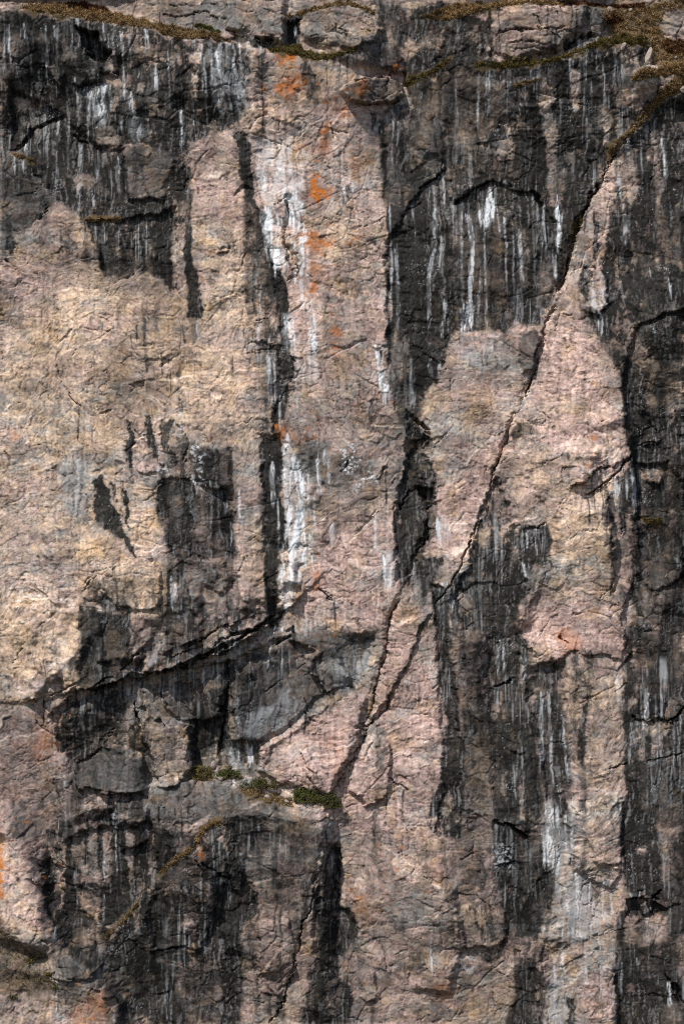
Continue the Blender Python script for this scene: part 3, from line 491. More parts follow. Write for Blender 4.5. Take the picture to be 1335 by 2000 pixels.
# ------------------------------------------------------------------ relief, metres towards the viewer
BLOCK = [(d, s, P(p)) for d, s, p in [           # raised or sunk outlines
 (1.0,3,"665,182 700,160 760,152 785,165 788,190 742,206 695,204 672,195"),
 (.85,10,"592,60 600,30 640,14 700,14 742,40 742,75 700,104 640,95 600,80"),
 (.5,3,"657,72 700,62 745,60 742,80 690,106 662,100"),
 (.85,8,"960,60 985,32 1060,22 1140,20 1135,70 1100,80 1090,100 1000,124 965,118"),
 (.5,4,"985,95 1020,70 1060,60 1092,80 1085,105 1010,122 980,118"),
 (.8,8,"440,0 556,0 556,84 510,78 470,60 440,64"),
 (.7,4,"502,40 556,36 556,86 512,80"),
 (.8,12,"645,85 740,78 775,92 786,138 740,142 690,132 648,112"),
 (-1.6,5,"152,52 190,64 196,90 216,106 206,120 186,112 166,92"),
 (-.5,3,"557,42 588,40 588,90 558,88"),
 (.35,4,"240,302 250,288 285,280 320,290 338,312 332,345 318,365 322,388 255,390 243,360"),
 (.1,8,"366,290 400,268 440,258 462,268 472,340 490,410 478,470 485,560 400,610 397,560 378,480 372,400"),
 (-.55,4,"165,432 240,428 300,415 345,400 345,575 318,545 275,530 225,537 197,528 194,490 180,460"),
 (.0,6,"0,510 30,455 100,400 165,440 193,490 195,535 260,540 340,560 350,615 250,640 100,640 0,620"),
 (.35,3,"85,133 110,134 122,148 122,166 105,158"),
 (.5,3,"145,160 150,140 195,135 196,165 160,162"),
 (.4,4,"200,112 225,108 230,145 200,145"),
 (-.35,4,"508,845 545,848 560,870 552,980 562,1070 541,1200 520,1200 516,1000"),
 (-.3,4,"530,520 560,570 570,700 572,750 560,820 535,840 545,700 540,600"),
 (-.5,4,"555,385 566,385 570,440 562,470 585,510 580,548 570,540 555,480"),
 (.15,5,"600,560 760,600 762,668 735,678 715,662 600,690"),
 (.04,5,"1093,575 1140,600 1185,680 1210,730 1220,800 1238,888 1190,915 1165,912 1110,955 1060,940 990,960 960,945 985,880 1000,815 1045,720 1060,640"),
 (.04,4,"862,690 900,655 975,645 1010,660 1050,690 1025,770 995,840 960,930 900,980 850,985 836,850 830,770"),
 (.6,3,"1012,655 1045,640 1050,690 1040,725 1022,730 1010,700"),
 (.3,3,"1045,1150 1080,1070 1090,1000 1190,960 1200,1040 1195,1160 1222,1240 1218,1290 1120,1272 1060,1300 1010,1240 1005,1215 1030,1170"),
 (.35,3,"1145,525 1175,520 1190,595 1172,615 1140,606"),
 (-.6,6,"1240,905 1300,900 1335,940 1335,1000 1260,1000 1245,950"),
 (.6,5,"1254,912 1290,915 1300,930 1290,948 1260,930"),
 (.5,5,"1235,1020 1290,1010 1335,1060 1335,1130 1280,1160 1240,1120"),
 (.5,4,"1235,1140 1210,1200 1195,1165 1210,1135"),
 (.45,3,"1264,1362 1300,1362 1298,1405 1262,1408 1255,1400"),
 (-.9,4,"1222,1755 1270,1752 1300,1772 1280,1790 1225,1786"),
 (.9,2,"1252,1768 1266,1755 1270,1780 1256,1788"),
 (-.9,2,"1303,1900 1312,1915 1338,1958 1325,1956 1315,1945"),
 (.4,5,"1030,1870 1060,1820 1100,1800 1150,1830 1200,1900 1205,2010 1060,2010"),
 (.4,5,"1095,1560 1160,1545 1215,1560 1215,1700 1190,1730 1120,1700"),
 (.4,4,"1160,1590 1200,1560 1212,1600 1205,1690 1160,1680 1135,1620"),
 (.5,5,"885,1790 910,1770 980,1780 990,1830 960,1850 900,1850"),
 (.6,4,"520,1450 600,1400 660,1360 715,1360 700,1420 690,1470 650,1550 560,1530 505,1500"),
 (.35,3,"600,1500 585,1470 600,1460 650,1530 640,1548 610,1530"),
 (.4,3,"755,1240 800,1210 838,1195 805,1270 765,1350 725,1410 720,1395 740,1330"),
 (.5,4,"735,1430 760,1440 765,1500 750,1560 715,1570 685,1540 690,1500 715,1450"),
 (.6,5,"262,1380 275,1375 330,1420 370,1420 380,1500 340,1540 310,1535 290,1470"),
 (.7,6,"145,1490 190,1450 230,1455 275,1480 290,1545 200,1545 160,1530"),
 (.5,4,"590,1280 625,1265 655,1268 690,1340 640,1350 610,1310"),
 (.4,4,"505,1800 570,1790 575,1900 540,1940 505,1900"),
 (.5,5,"330,1640 380,1635 432,1722 425,1765 395,1850 350,1845 300,1850 275,1790 300,1730"),
 (.4,4,"700,1900 730,1895 740,1950 715,1960"),
 (.5,8,"690,1740 740,1660 840,1690 890,1730 900,1850 880,1940 800,1930 740,1880 700,1850"),
 (3.0,26,"-60,1560 30,1600 65,1640 85,1720 110,1800 130,1840 190,1880 225,1930 265,2010 270,2100 -60,2100"),
 (.8,12,"-60,1850 60,1880 160,1900 200,1905 235,1960 250,2060 -60,2060"),
 (.5,5,"95,1850 110,1838 150,1850 188,1885 180,1900 130,1898 100,1880"),
 (.35,4,"395,1090 440,1088 450,1120 440,1160 400,1145"),
 (.4,4,"372,880 400,870 450,875 448,952 420,958 395,950 385,925"),
 (.45,4,"190,1130 255,1085 290,1080 320,1130 315,1185 225,1190"),
 (.3,8,"155,1190 170,1240 162,1300 155,1345 60,1365 -40,1380 -40,1180"),
 (.3,3,"270,910 300,905 310,918 290,928 275,922"),
 (.5,5,"478,1160 520,1150 540,1200 520,1215 470,1230 450,1210"),
 (.35,3,"1260,115 1270,120 1262,140 1255,138"),
]]
BLOCK += [(dd, s, P(p)) for dd, s, p in [
 (-.5,3,"1150,398 1135,440 1116,500 1102,565 1088,572 1098,520 1108,470 1132,420"),(-.35,3,"1068,622 1058,660 1046,715 1030,760 1036,720 1048,670"),(-.4,3,"1004,806 998,850 978,895 962,930 984,850"),
 (-.9,3,"814,948 850,950 856,985 836,988 820,966"),(-.25,4,"805,1090 845,1050 850,1090 815,1150 790,1165 770,1195 760,1225 752,1260 745,1250 755,1205 785,1140"),
 (-.4,3,"752,1250 760,1290 745,1330 728,1390 715,1410 728,1360 742,1300"),(-.4,3,"712,1440 690,1475 668,1515 650,1548 640,1545 665,1495 695,1445"),
 (-.45,3,"800,862 838,850 822,885 845,905 840,935 800,925 775,960 790,905"),
]]
BLOCK += [(dd, s, P(p)) for dd, s, p in [            # whole panels that stand back or forward
 (-.75,5,"150,1352 330,1312 450,1288 560,1240 590,1262 620,1268 600,1300 640,1350 610,1390 560,1430 510,1455 500,1515 300,1535 140,1490 100,1400"),
 (.7,4,"145,1490 190,1450 230,1455 275,1480 290,1545 200,1545 160,1530"),(.6,4,"262,1380 275,1375 330,1420 370,1420 380,1500 340,1540 310,1535 290,1470"),
 (.5,4,"450,1330 520,1290 600,1290 640,1345 560,1415 510,1445 455,1445"),(.45,3,"300,1345 345,1340 385,1405 440,1330 436,1400 400,1410 350,1410"),
 (-.7,6,"1215,740 1240,640 1345,600 1345,1000 1245,1000 1238,890 1220,800"),(-.55,4,"796,800 840,850 853,960 835,1060 800,1120 772,1142 771,1010 790,900"),
 (-.4,4,"952,965 975,930 1012,1060 1030,1160 1005,1215 1020,1310 1000,1330 945,1320 950,1250 880,1210 870,1180 915,1110 935,1010"),(-.3,4,"315,940 370,930 450,960 470,1090 400,1092 340,1090 303,992"),
 (-.45,5,"1020,1310 1055,1300 1100,1290 1110,1500 1115,1560 1070,1560 1045,1420 1030,1380"),(-.5,6,"160,1620 300,1600 310,1700 270,1750 230,1806 130,1800 110,1740 120,1650"),(.5,5,"225,1590 290,1575 292,1640 240,1660"),
 (-.4,5,"420,1712 468,1740 480,1700 500,1760 466,1840 424,1800"),(-.5,5,"610,1770 640,1645 662,1650 664,1770 700,1815 660,1880 615,1860"),(-.35,4,"842,1140 868,1150 890,1350 900,1520 905,1600 850,1630 865,1520 855,1300"),
 (-.35,4,"752,480 805,390 842,352 872,326 884,394 930,369 968,352 1004,372 1036,376 1064,404 1095,470 1095,550 1045,635 985,650 890,655 858,745 800,790 757,700"),(-.5,6,"20,170 130,228 190,285 240,290 240,390 200,420 130,400 60,330 20,290"),
]]
TILT = [(gx, gy, s, P(p)) for gx, gy, s, p in [      # slabs that lean: metres per unit across and down
 (.002,.012,5,"145,1490 190,1450 230,1455 275,1480 290,1545 200,1545 160,1530"),(0,.014,8,"290,1535 400,1522 540,1555 640,1590 540,1592 380,1600 300,1598"),
 (-.006,-.004,5,"560,1240 620,1222 700,1240 735,1240 720,1290 690,1350 640,1350 610,1390 560,1420 510,1450 460,1450 450,1380 470,1300 520,1262"),
 (.008,.002,5,"600,1290 655,1270 690,1330 640,1345 610,1320"),(-.008,-.002,4,"270,1345 340,1340 385,1405 340,1415 290,1400"),(.009,.004,4,"340,1335 440,1300 435,1400 395,1420 370,1370"),
 (-.010,-.006,5,"120,1400 165,1372 225,1352 225,1420 180,1465 145,1490"),(.008,.002,5,"225,1352 265,1380 285,1430 290,1475 225,1450"),
 (.010,-.004,5,"380,1370 432,1350 428,1420 400,1482 374,1490"),(-.008,.0,4,"440,1300 470,1290 500,1330 470,1430 445,1440"),
 (.006,.006,6,"520,1450 600,1400 660,1360 715,1360 700,1420 690,1470 650,1550 560,1530 505,1500"),(-.007,-.003,4,"590,1465 650,1530 640,1548 600,1520"),
 (.002,.0,14,"1000,815 1093,575 1210,730 1238,888 1110,955 990,960"),(-.002,.001,14,"862,690 975,645 1050,690 995,840 900,980 850,985 830,770"),
 (.005,-.004,8,"1045,1150 1090,1000 1190,960 1222,1240 1120,1272 1010,1240"),(.003,0,14,"366,290 440,258 490,410 485,560 400,610 372,400"),
 (.006,.006,8,"-60,1600 65,1640 130,1840 60,1850 -60,1790"),(0,.014,8,"-60,1800 60,1845 190,1885 170,1905 60,1900 -60,1860"),(-.010,0,8,"60,1640 85,1720 130,1840 110,1840 70,1760"),
 (.006,-.005,6,"330,1640 380,1635 432,1722 425,1765 395,1850 300,1850 275,1790"),(-.008,.003,6,"430,1720 480,1690 505,1760 480,1870 430,1860"),(-.005,.005,6,"120,1600 230,1570 230,1740 150,1740 95,1680"),
 (.005,-.006,8,"690,1740 740,1660 890,1730 900,1850 800,1930 700,1850"),(-.006,-.003,8,"880,1220 945,1237 955,1500 940,1700 900,1640"),(.007,0,8,"945,1240 1015,1250 1045,1420 1060,1640 960,1600"),
 (-.006,.004,8,"1100,1560 1215,1560 1215,1700 1120,1700"),(.006,.004,8,"1060,1840 1150,1830 1205,1950 1205,2010 1060,2010"),(-.006,-.006,8,"1240,640 1335,600 1335,860 1240,870"),(.006,.006,8,"1240,1000 1335,1060 1335,1200 1250,1190"),
 (.006,-.006,8,"870,150 985,165 1000,235 930,290 865,270"),(-.006,.004,8,"815,200 860,130 885,150 870,310 815,320"),(.005,-.004,8,"890,420 1000,420 985,630 900,645"),(-.004,-.006,8,"0,100 60,60 130,75 196,165 130,226 60,250 0,280"),
 (.005,.006,8,"200,110 360,110 360,200 240,230 200,170"),(-.006,-.004,8,"370,110 490,110 490,220 440,258 380,270"),(.002,.001,14,"500,270 640,240 640,560 560,560 500,400"),(-.002,0,14,"640,240 745,230 755,600 640,560"),
]]
OVER = [(d, f, P(p)) for d, f, p in [            # brow: drop d under the line, fading f units up
 (2.2,230,"40,1372 100,1362 150,1350 210,1335 265,1312 330,1308 400,1282 440,1272 500,1235 540,1208 575,1175 610,1140 650,1105"),
 (1.2,60,"330,1268 380,1252 430,1225 470,1210 515,1190 535,1160"),
 (.5,60,"255,1320 275,1290 290,1262"),
 (1.7,150,"1108,958 1140,940 1162,916 1185,912 1205,902 1238,884"),
 (.8,40,"1140,968 1175,950 1195,930"),
 (1.0,60,"1018,1030 1050,1030 1070,1016"),(1.0,50,"385,945 400,952 420,958 448,952"),
 (.5,60,"810,372 840,352 872,322"),(.7,70,"880,398 905,385 930,368 968,350"),(.6,40,"1032,372 1045,385 1064,402"),
 (.7,60,"22,290 40,278 62,248 95,232 132,226"),(.4,30,"143,160 165,166 196,166"),(.4,40,"140,262 152,274 172,278"),
 (.6,50,"382,1666 395,1684 420,1698 455,1714"),(.6,60,"295,1856 320,1852 350,1845"),(.3,30,"268,1788 285,1790 300,1788"),
 (.8,80,"955,1598 985,1604 1005,1616 1040,1640"),(.5,40,"1232,1402 1258,1405"),(.5,40,"1285,1406 1312,1404 1338,1380"),
 (.4,50,"1185,1508 1208,1495 1225,1488"),(.35,50,"1260,1490 1300,1478 1338,1472"),(.5,50,"965,1340 985,1334 1010,1325"),
 (.6,60,"1095,100 1120,75 1160,72 1180,68"),(.4,30,"790,400 815,380"),(.3,30,"498,628 522,620"),(.35,40,"480,660 560,670"),
 (.5,80,"0,100 20,106 40,120"),(.4,50,"0,150 30,158 60,165"),(.4,30,"425,492 450,484"),(.35,30,"430,690 455,696 465,688"),(.4,40,"275,1930 300,1940 340,1930"),
 (.5,40,"95,1888 130,1900 185,1895"),(.3,30,"40,1830 65,1838"),(.5,70,"1240,870 1275,868 1300,860"),(.5,60,"1290,1660 1310,1700 1338,1720"),(.6,40,"1270,1790 1300,1770 1338,1798"),
 (.35,30,"820,945 850,950"),(.3,40,"780,1090 815,1092"),(.25,30,"715,662 738,676 742,672"),(.35,40,"660,1905 690,1898"),(.3,40,"505,1868 520,1862"),
 (.12,60,"150,610 260,625 350,620 400,600"),(.25,40,"275,705 300,700 340,690"),(.3,30,"130,1075 150,1082 160,1078"),
 (.4,40,"195,1120 215,1112 240,1100"),(.3,40,"985,1460 1010,1470 1030,1466"),(.4,30,"760,895 745,925 735,935"),(.3,30,"1150,880 1190,895 1210,905"),
]]
LEDGE = [(d, sl, f, P(p)) for d, sl, f, p in [   # shelf: rises d over sl units above the line, dies f units below
 (2.6,55,520,"120,1520 180,1560 290,1575 380,1560 450,1565 540,1592 640,1608"),
 (1.6,35,260,"-40,22 60,26 135,38 235,54 300,64 340,84 440,92 500,100"),
 (1.2,25,200,"500,112 560,112 620,126 680,116 720,108"),
 (1.3,22,180,"880,44 930,26 1030,12 1100,22 1180,30"),
 (1.5,26,230,"925,135 1000,140 1080,130 1140,105 1200,92 1260,92"),
 (1.0,20,120,"1225,160 1265,142 1335,140 1400,140"),
 (.6,10,150,"162,432 200,430 238,430"),(.5,8,90,"22,300 45,306 66,314"),(.5,14,200,"385,1615 420,1600 440,1596"),(.4,10,120,"990,172 1040,162 1050,162"),
 (.4,8,60,"1195,275 1225,262 1260,232"),(.5,10,100,"1010,215 1060,212 1100,205"),
]]
CRACK = [(w_, d, P(p)) for w_, d, p in [
 (3,.7,"935,1005 920,1050 900,1105 880,1140 862,1165 842,1190"),(4,.75,"150,1352 180,1345 205,1325 235,1318"),(4,.75,"420,1262 460,1235 500,1222"),(4,.7,"330,1288 370,1270 400,1262"),
 (5,.8,"1110,956 1140,940 1162,918 1188,912"),(6,1.0,"1140,968 1170,950 1195,928 1215,905 1238,886"),(7,1.0,"300,1320 345,1300 400,1280 440,1262 480,1240 520,1212 545,1195"),(5,.9,"365,1262 400,1248 430,1225"),(6,.9,"445,1240 490,1232 520,1222"),(5,.8,"180,1350 210,1335"),(6,.9,"235,1310 255,1290 275,1268"),(5,.8,"262,1332 300,1312"),(4,.7,"100,1358 130,1345 150,1330"),(5,.9,"395,950 415,958 447,952"),(4,.8,"1030,1030 1052,1030 1068,1018"),(5,.9,"692,203 730,207 770,198 785,190"),(5,.8,"815,372 845,350 872,325"),(5,.9,"885,398 930,368 965,350"),(6,.9,"1035,372 1062,402"),(5,.8,"22,288 45,275 62,250 95,232 130,226"),(6,1,"960,1598 1000,1612 1037,1638"),(5,.8,"1232,1402 1258,1406"),(5,.8,"1288,1406 1315,1402 1335,1382"),(4,.8,"384,1668 400,1686 425,1700"),(6,.9,"425,1702 455,1714"),(4,.8,"298,1856 350,1846"),(5,1,"1100,100 1125,78 1165,72"),(4,.8,"1190,1505 1225,1490"),(3,.7,"1262,1488 1300,1478 1335,1470"),(3,.7,"965,1342 1010,1326"),(3,.7,"500,625 522,620"),(5,.9,"1225,1755 1265,1752 1290,1740"),(3,.7,"145,162 170,167 196,165"),(4,.7,"142,262 152,274 172,278"),(4,.8,"620,1150 632,1160 656,1176"),(4,.8,"1095,1238 1102,1256 1110,1262"),(4,.8,"500,70 515,80 540,82"),(3,.8,"440,62 465,62"),(4,.9,"812,820 828,835 840,848"),(4,.8,"560,1232 572,1225 578,1240"),(4,.8,"540,1262 560,1245 575,1240"),(3,.7,"590,1388 600,1400 612,1410"),(4,.7,"700,1412 716,1420 730,1408"),(3,.7,"700,1425 712,1432"),(3,.7,"780,1530 800,1545"),(3,.7,"755,1515 770,1525 780,1532"),(3,.7,"130,768 155,792 182,816"),(3,.7,"1246,870 1265,862 1282,866"),(4,.8,"262,1372 268,1398 280,1422"),(3,.7,"70,1685 85,1695 80,1706"),(3,.7,"100,1893 130,1902 150,1903"),(3,.7,"1040,700 1052,665"),(5,.9,"1094,565 1104,530 1112,500"),(4,.8,"1150,400 1135,425"),

 (2,.3,"600,40 640,32 690,40 738,62"),(2,.3,"605,75 650,68 700,80"),(2,.3,"655,72 662,98"),(2,.3,"690,30 740,45"),(2,.3,"640,30 660,60 690,72"),
 (3,.7,"965,75 1010,60 1060,66 1100,60"),(2,.3,"985,40 1000,60 1025,70"),(3,.7,"1040,35 1050,60 1075,75 1095,82"),(2,.3,"990,95 1030,88 1085,95"),(2,.3,"1080,30 1085,55"),(2,.3,"1110,25 1118,60"),(2,.3,"1000,110 1040,100 1080,108"),
 (2,.3,"455,10 480,25 500,22"),(2,.3,"510,20 540,28 556,25"),(2,.3,"520,0 525,36"),(3,.7,"310,20 350,30 400,25 440,40"),(2,.3,"330,5 380,12 430,10"),(2,.3,"400,40 430,30 440,45"),

 (4.5,.68,"1300,190 1262,225 1215,280 1182,330 1150,395 1120,470 1105,520 1095,560 1068,620 1058,670 1045,720 1025,770 1000,815 994,850 975,895 960,945 945,990 925,1020"),
 (7,.6,"1130,430 1112,480 1098,550"),
 (16,.28,"845,1000 835,1050 815,1090 790,1150 770,1190 755,1230 748,1290 735,1330 722,1390"),(14,.22,"835,1200 805,1270 785,1320 755,1380 722,1412"),(16,.25,"715,1420 690,1470 655,1550"),(10,.2,"640,1600 615,1730 590,1820 560,1930 535,1990"),(12,.22,"1215,280 1150,395 1105,520 1068,620 1045,720 1000,815 960,945"),
 (3.2,.6,"850,985 840,1000 835,1050 815,1090 790,1150 770,1190 755,1230 748,1290 735,1330 722,1390 715,1412 695,1425"),
 (3,.5,"838,1195 820,1230 805,1270 790,1310 765,1350 750,1390 725,1412 712,1440 690,1470 670,1510 650,1550 645,1560"),
 (3.5,.7,"645,1590 635,1660 615,1730 605,1770 590,1820 575,1880 560,1930 540,1980 525,2005"),
 (3,.25,"660,1080 700,1040 740,990 775,960 800,930 840,905"),
 (2.5,.4,"108,688 110,720 130,765 150,790 180,815"),(2,.3,"75,745 95,765 102,790"),(3,.5,"8,506 20,520 35,528"),(2,.3,"35,528 42,540"),
 (4,.6,"556,390 562,440 556,470 570,500 582,528 576,550"),(3,.4,"352,770 358,830 365,870 362,910"),(7,.7,"444,1288 445,1330 437,1380 435,1420 425,1492"),
 (2,.25,"520,1350 560,1320 600,1290 625,1268"),(2,.3,"1096,1235 1100,1252 1108,1262"),(2.5,.4,"900,1430 904,1460 918,1482"),(3,.5,"620,1148 632,1160 640,1158 656,1176"),
 (2.5,.4,"440,63 462,63 480,50"),(2,.3,"498,0 500,60"),(2,.35,"505,70 515,78 540,80"),(2.5,.4,"178,1118 215,1108 255,1086"),(2,.3,"160,1160 190,1120"),(2,.3,"270,905 300,880 262,845 255,830"),
 (2,.35,"810,1000 830,955 852,952"),(4,.7,"828,965 840,985 852,985"),(3,.4,"812,815 825,830 838,848"),(2,.3,"838,880 870,850 885,830"),(3,.5,"775,1000 800,960 822,945"),
 (2.5,.35,"590,1360 600,1390 605,1400 625,1420"),(2,.3,"640,1355 620,1330 605,1305"),(2.5,.4,"585,1470 595,1490 620,1510"),(2,.3,"590,1500 610,1530 630,1550"),
 (2,.3,"755,1515 775,1530"),(2,.3,"785,1470 800,1475"),(2,.25,"748,1740 765,1718 782,1685"),(1.8,.2,"755,1635 800,1690 850,1720 882,1742"),(2,.3,"745,1845 752,1870 755,1895"),(2.5,.35,"690,1905 700,1930 710,1945"),
 (2,.3,"505,1860 500,1890 510,1940 530,1950"),(2,.3,"520,1840 545,1845 565,1862"),(2,.3,"262,1375 270,1405 282,1430"),(2.5,.4,"340,1340 358,1372 382,1405"),(2,.3,"370,1330 375,1370 385,1400"),
 (2.5,.4,"220,1430 205,1450 180,1480 145,1492"),(2.5,.4,"225,1420 200,1440 178,1470"),(2,.3,"145,1492 110,1500"),(2.5,.4,"70,1680 80,1690 84,1705"),
 (2,.35,"1050,905 1075,900 1100,885"),(2,.3,"1165,1180 1200,1130"),(2,.3,"1080,1010 1100,1020 1115,1050"),(2,.3,"1190,1195 1200,1180 1230,1190"),(2,.3,"1055,805 1075,820 1085,870"),
 (3,.4,"885,1740 930,1750 985,1790"),(2,.3,"895,1680 940,1660"),(3,.4,"950,1870 965,1890 985,1905"),(2,.3,"1145,1360 1190,1415 1215,1430"),(2,.3,"1135,1372 1165,1362"),
 (2,.35,"1235,790 1265,820 1285,850"),(2,.35,"1270,860 1290,870"),(3,.5,"1190,1400 1195,1415"),(2,.35,"1170,1660 1190,1690 1200,1720"),(2,.35,"1110,1570 1130,1590"),
 (2,.3,"640,390 655,410"),(2,.3,"670,465 700,450 760,420"),(2,.3,"735,930 760,910"),(2,.3,"540,790 560,760"),(2,.3,"480,690 530,680"),(2,.3,"780,420 830,390"),(2.5,.4,"800,330 815,360"),(2.5,.4,"1040,320 1060,340"),
 (2,.3,"475,600 480,690"),(2,.25,"640,230 655,280 650,300"),(2,.3,"665,180 690,170 725,160"),(2,.3,"530,230 545,240 555,232"),(2,.25,"543,240 544,260"),(2,.25,"580,300 560,285 545,270"),
 (2,.4,"60,380 75,372 92,350"),(3,.4,"60,440 80,425 98,400"),(2,.3,"10,880 30,920"),(2,.3,"0,970 15,990"),(2,.3,"75,995 90,1025"),(2,.35,"845,1290 850,1310"),
]]
# rock pieces that stand apart from the wall: name, label, outline (pieces of the cliff)
REGION = [(n, l, P(p)) for n, l, p in [
 ("rock_outcrop","pale rounded rock outcrop with swirling bands","592,60 600,30 640,14 700,14 742,40 742,75 700,104 640,95 600,80"),
 ("rock_outcrop","pale cracked outcrop between two grassy ledges","960,60 985,32 1060,22 1140,20 1135,70 1100,80 1090,100 1000,124 965,118"),
 ("rock_outcrop","grey and tan outcrop beside the black notch","440,0 556,0 556,84 510,78 470,60 440,64"),
 ("rock_block","brown overhanging block with orange lichen and white veins","665,182 700,160 760,152 785,165 788,190 742,206 695,204 672,195"),
 ("rock_block","grey block with white squiggling veins","645,85 740,78 775,92 786,138 740,142 690,132 648,112"),
 ("rock_slab","broad tan slab tapering upwards beside the diagonal crack","1093,575 1140,600 1185,680 1210,730 1220,800 1238,888 1190,915 1165,912 1110,955 1060,940 990,960 960,945 985,880 1000,815 1045,720 1060,640"),
 ("rock_slab","pinkish grey slab left of the diagonal crack","862,690 900,655 975,645 1010,660 1050,690 1025,770 995,840 960,930 900,980 850,985 836,850 830,770"),
 ("rock_slab","tan and pink panel hanging over black streaks","1045,1150 1080,1070 1090,1000 1190,960 1200,1040 1195,1160 1222,1240 1218,1290 1120,1272 1060,1300 1010,1240 1005,1215 1030,1170"),
 ("rock_slab","narrow tan strip up the right of the crack","1190,310 1215,290 1208,330 1188,430 1180,500 1140,520 1135,600 1093,575 1115,480 1150,400"),
 ("rock_pillar","pale pink and grey central column","500,270 600,230 740,215 755,400 752,600 760,680 790,800 780,950 700,1040 640,1080 590,1100 585,920 560,860 572,740 560,560 500,400"),
 ("rock_slab","pink tan upper left slab with a sharp left edge","366,290 400,268 440,258 462,268 472,340 490,410 478,470 485,560 400,610 397,560 378,480 372,400"),
 ("rock_slab","dark recess in the upper left wall","165,432 240,428 300,415 345,400 345,575 318,545 275,530 225,537 197,528 194,490 180,460"),
 ("rock_slab","sunlit tan wall on the left","0,510 30,455 100,400 165,440 193,490 195,535 260,540 340,560 350,615 480,600 490,840 360,800 250,815 200,930 190,1020 180,1110 155,1190 165,1290 155,1345 60,1365 -300,1380 -300,480"),
 ("rock_buttress","tan and pink buttress in the bottom left corner","-300,1560 30,1600 65,1640 85,1720 110,1800 130,1840 190,1880 225,1930 265,2010 270,2300 -300,2300"),
 ("rock_slab","dark lower wall below the shrub ledge","120,1590 290,1575 380,1560 450,1565 540,1592 640,1608 605,1770 525,2005 525,2300 270,2300 265,2010 225,1930 190,1880 130,1840 85,1720 80,1620"),
 ("rock_slab","pink slab beside the lower diagonal cracks","765,1350 838,1195 850,1300 868,1400 865,1520 835,1600 850,1640 760,1650 650,1570 690,1470 725,1412"),
 ("rock_slab","cool grey smooth panel under the diagonal overhang","450,1300 560,1240 620,1222 735,1240 720,1290 690,1350 640,1350 560,1420 510,1450 445,1460"),
 ("rock_slab","pink and orange broken panel above the green shrubs","520,1450 600,1400 660,1360 715,1360 700,1420 690,1470 650,1550 560,1530 505,1500"),
 ("rock_slab","narrow pink splinter between two cracks","755,1240 800,1210 838,1195 805,1270 765,1350 725,1410 720,1395 740,1330"),
 ("rock_ledge","grey sloping ledge carrying the shrubs","150,1490 200,1450 290,1540 370,1500 440,1490 540,1530 650,1560 640,1605 540,1590 450,1563 380,1558 290,1573 130,1588 110,1540"),
 ("rock_slab","tan and grey streaked column low on the right","1095,1560 1160,1545 1215,1560 1215,1700 1222,1745 1200,1800 1205,2010 1205,2300 1060,2300 1060,1830 1100,1750"),
 ("rock_slab","brown lichen tinted bulge at the bottom","690,1740 740,1660 840,1690 890,1730 900,1850 880,1940 800,1930 740,1880 700,1850"),
]]
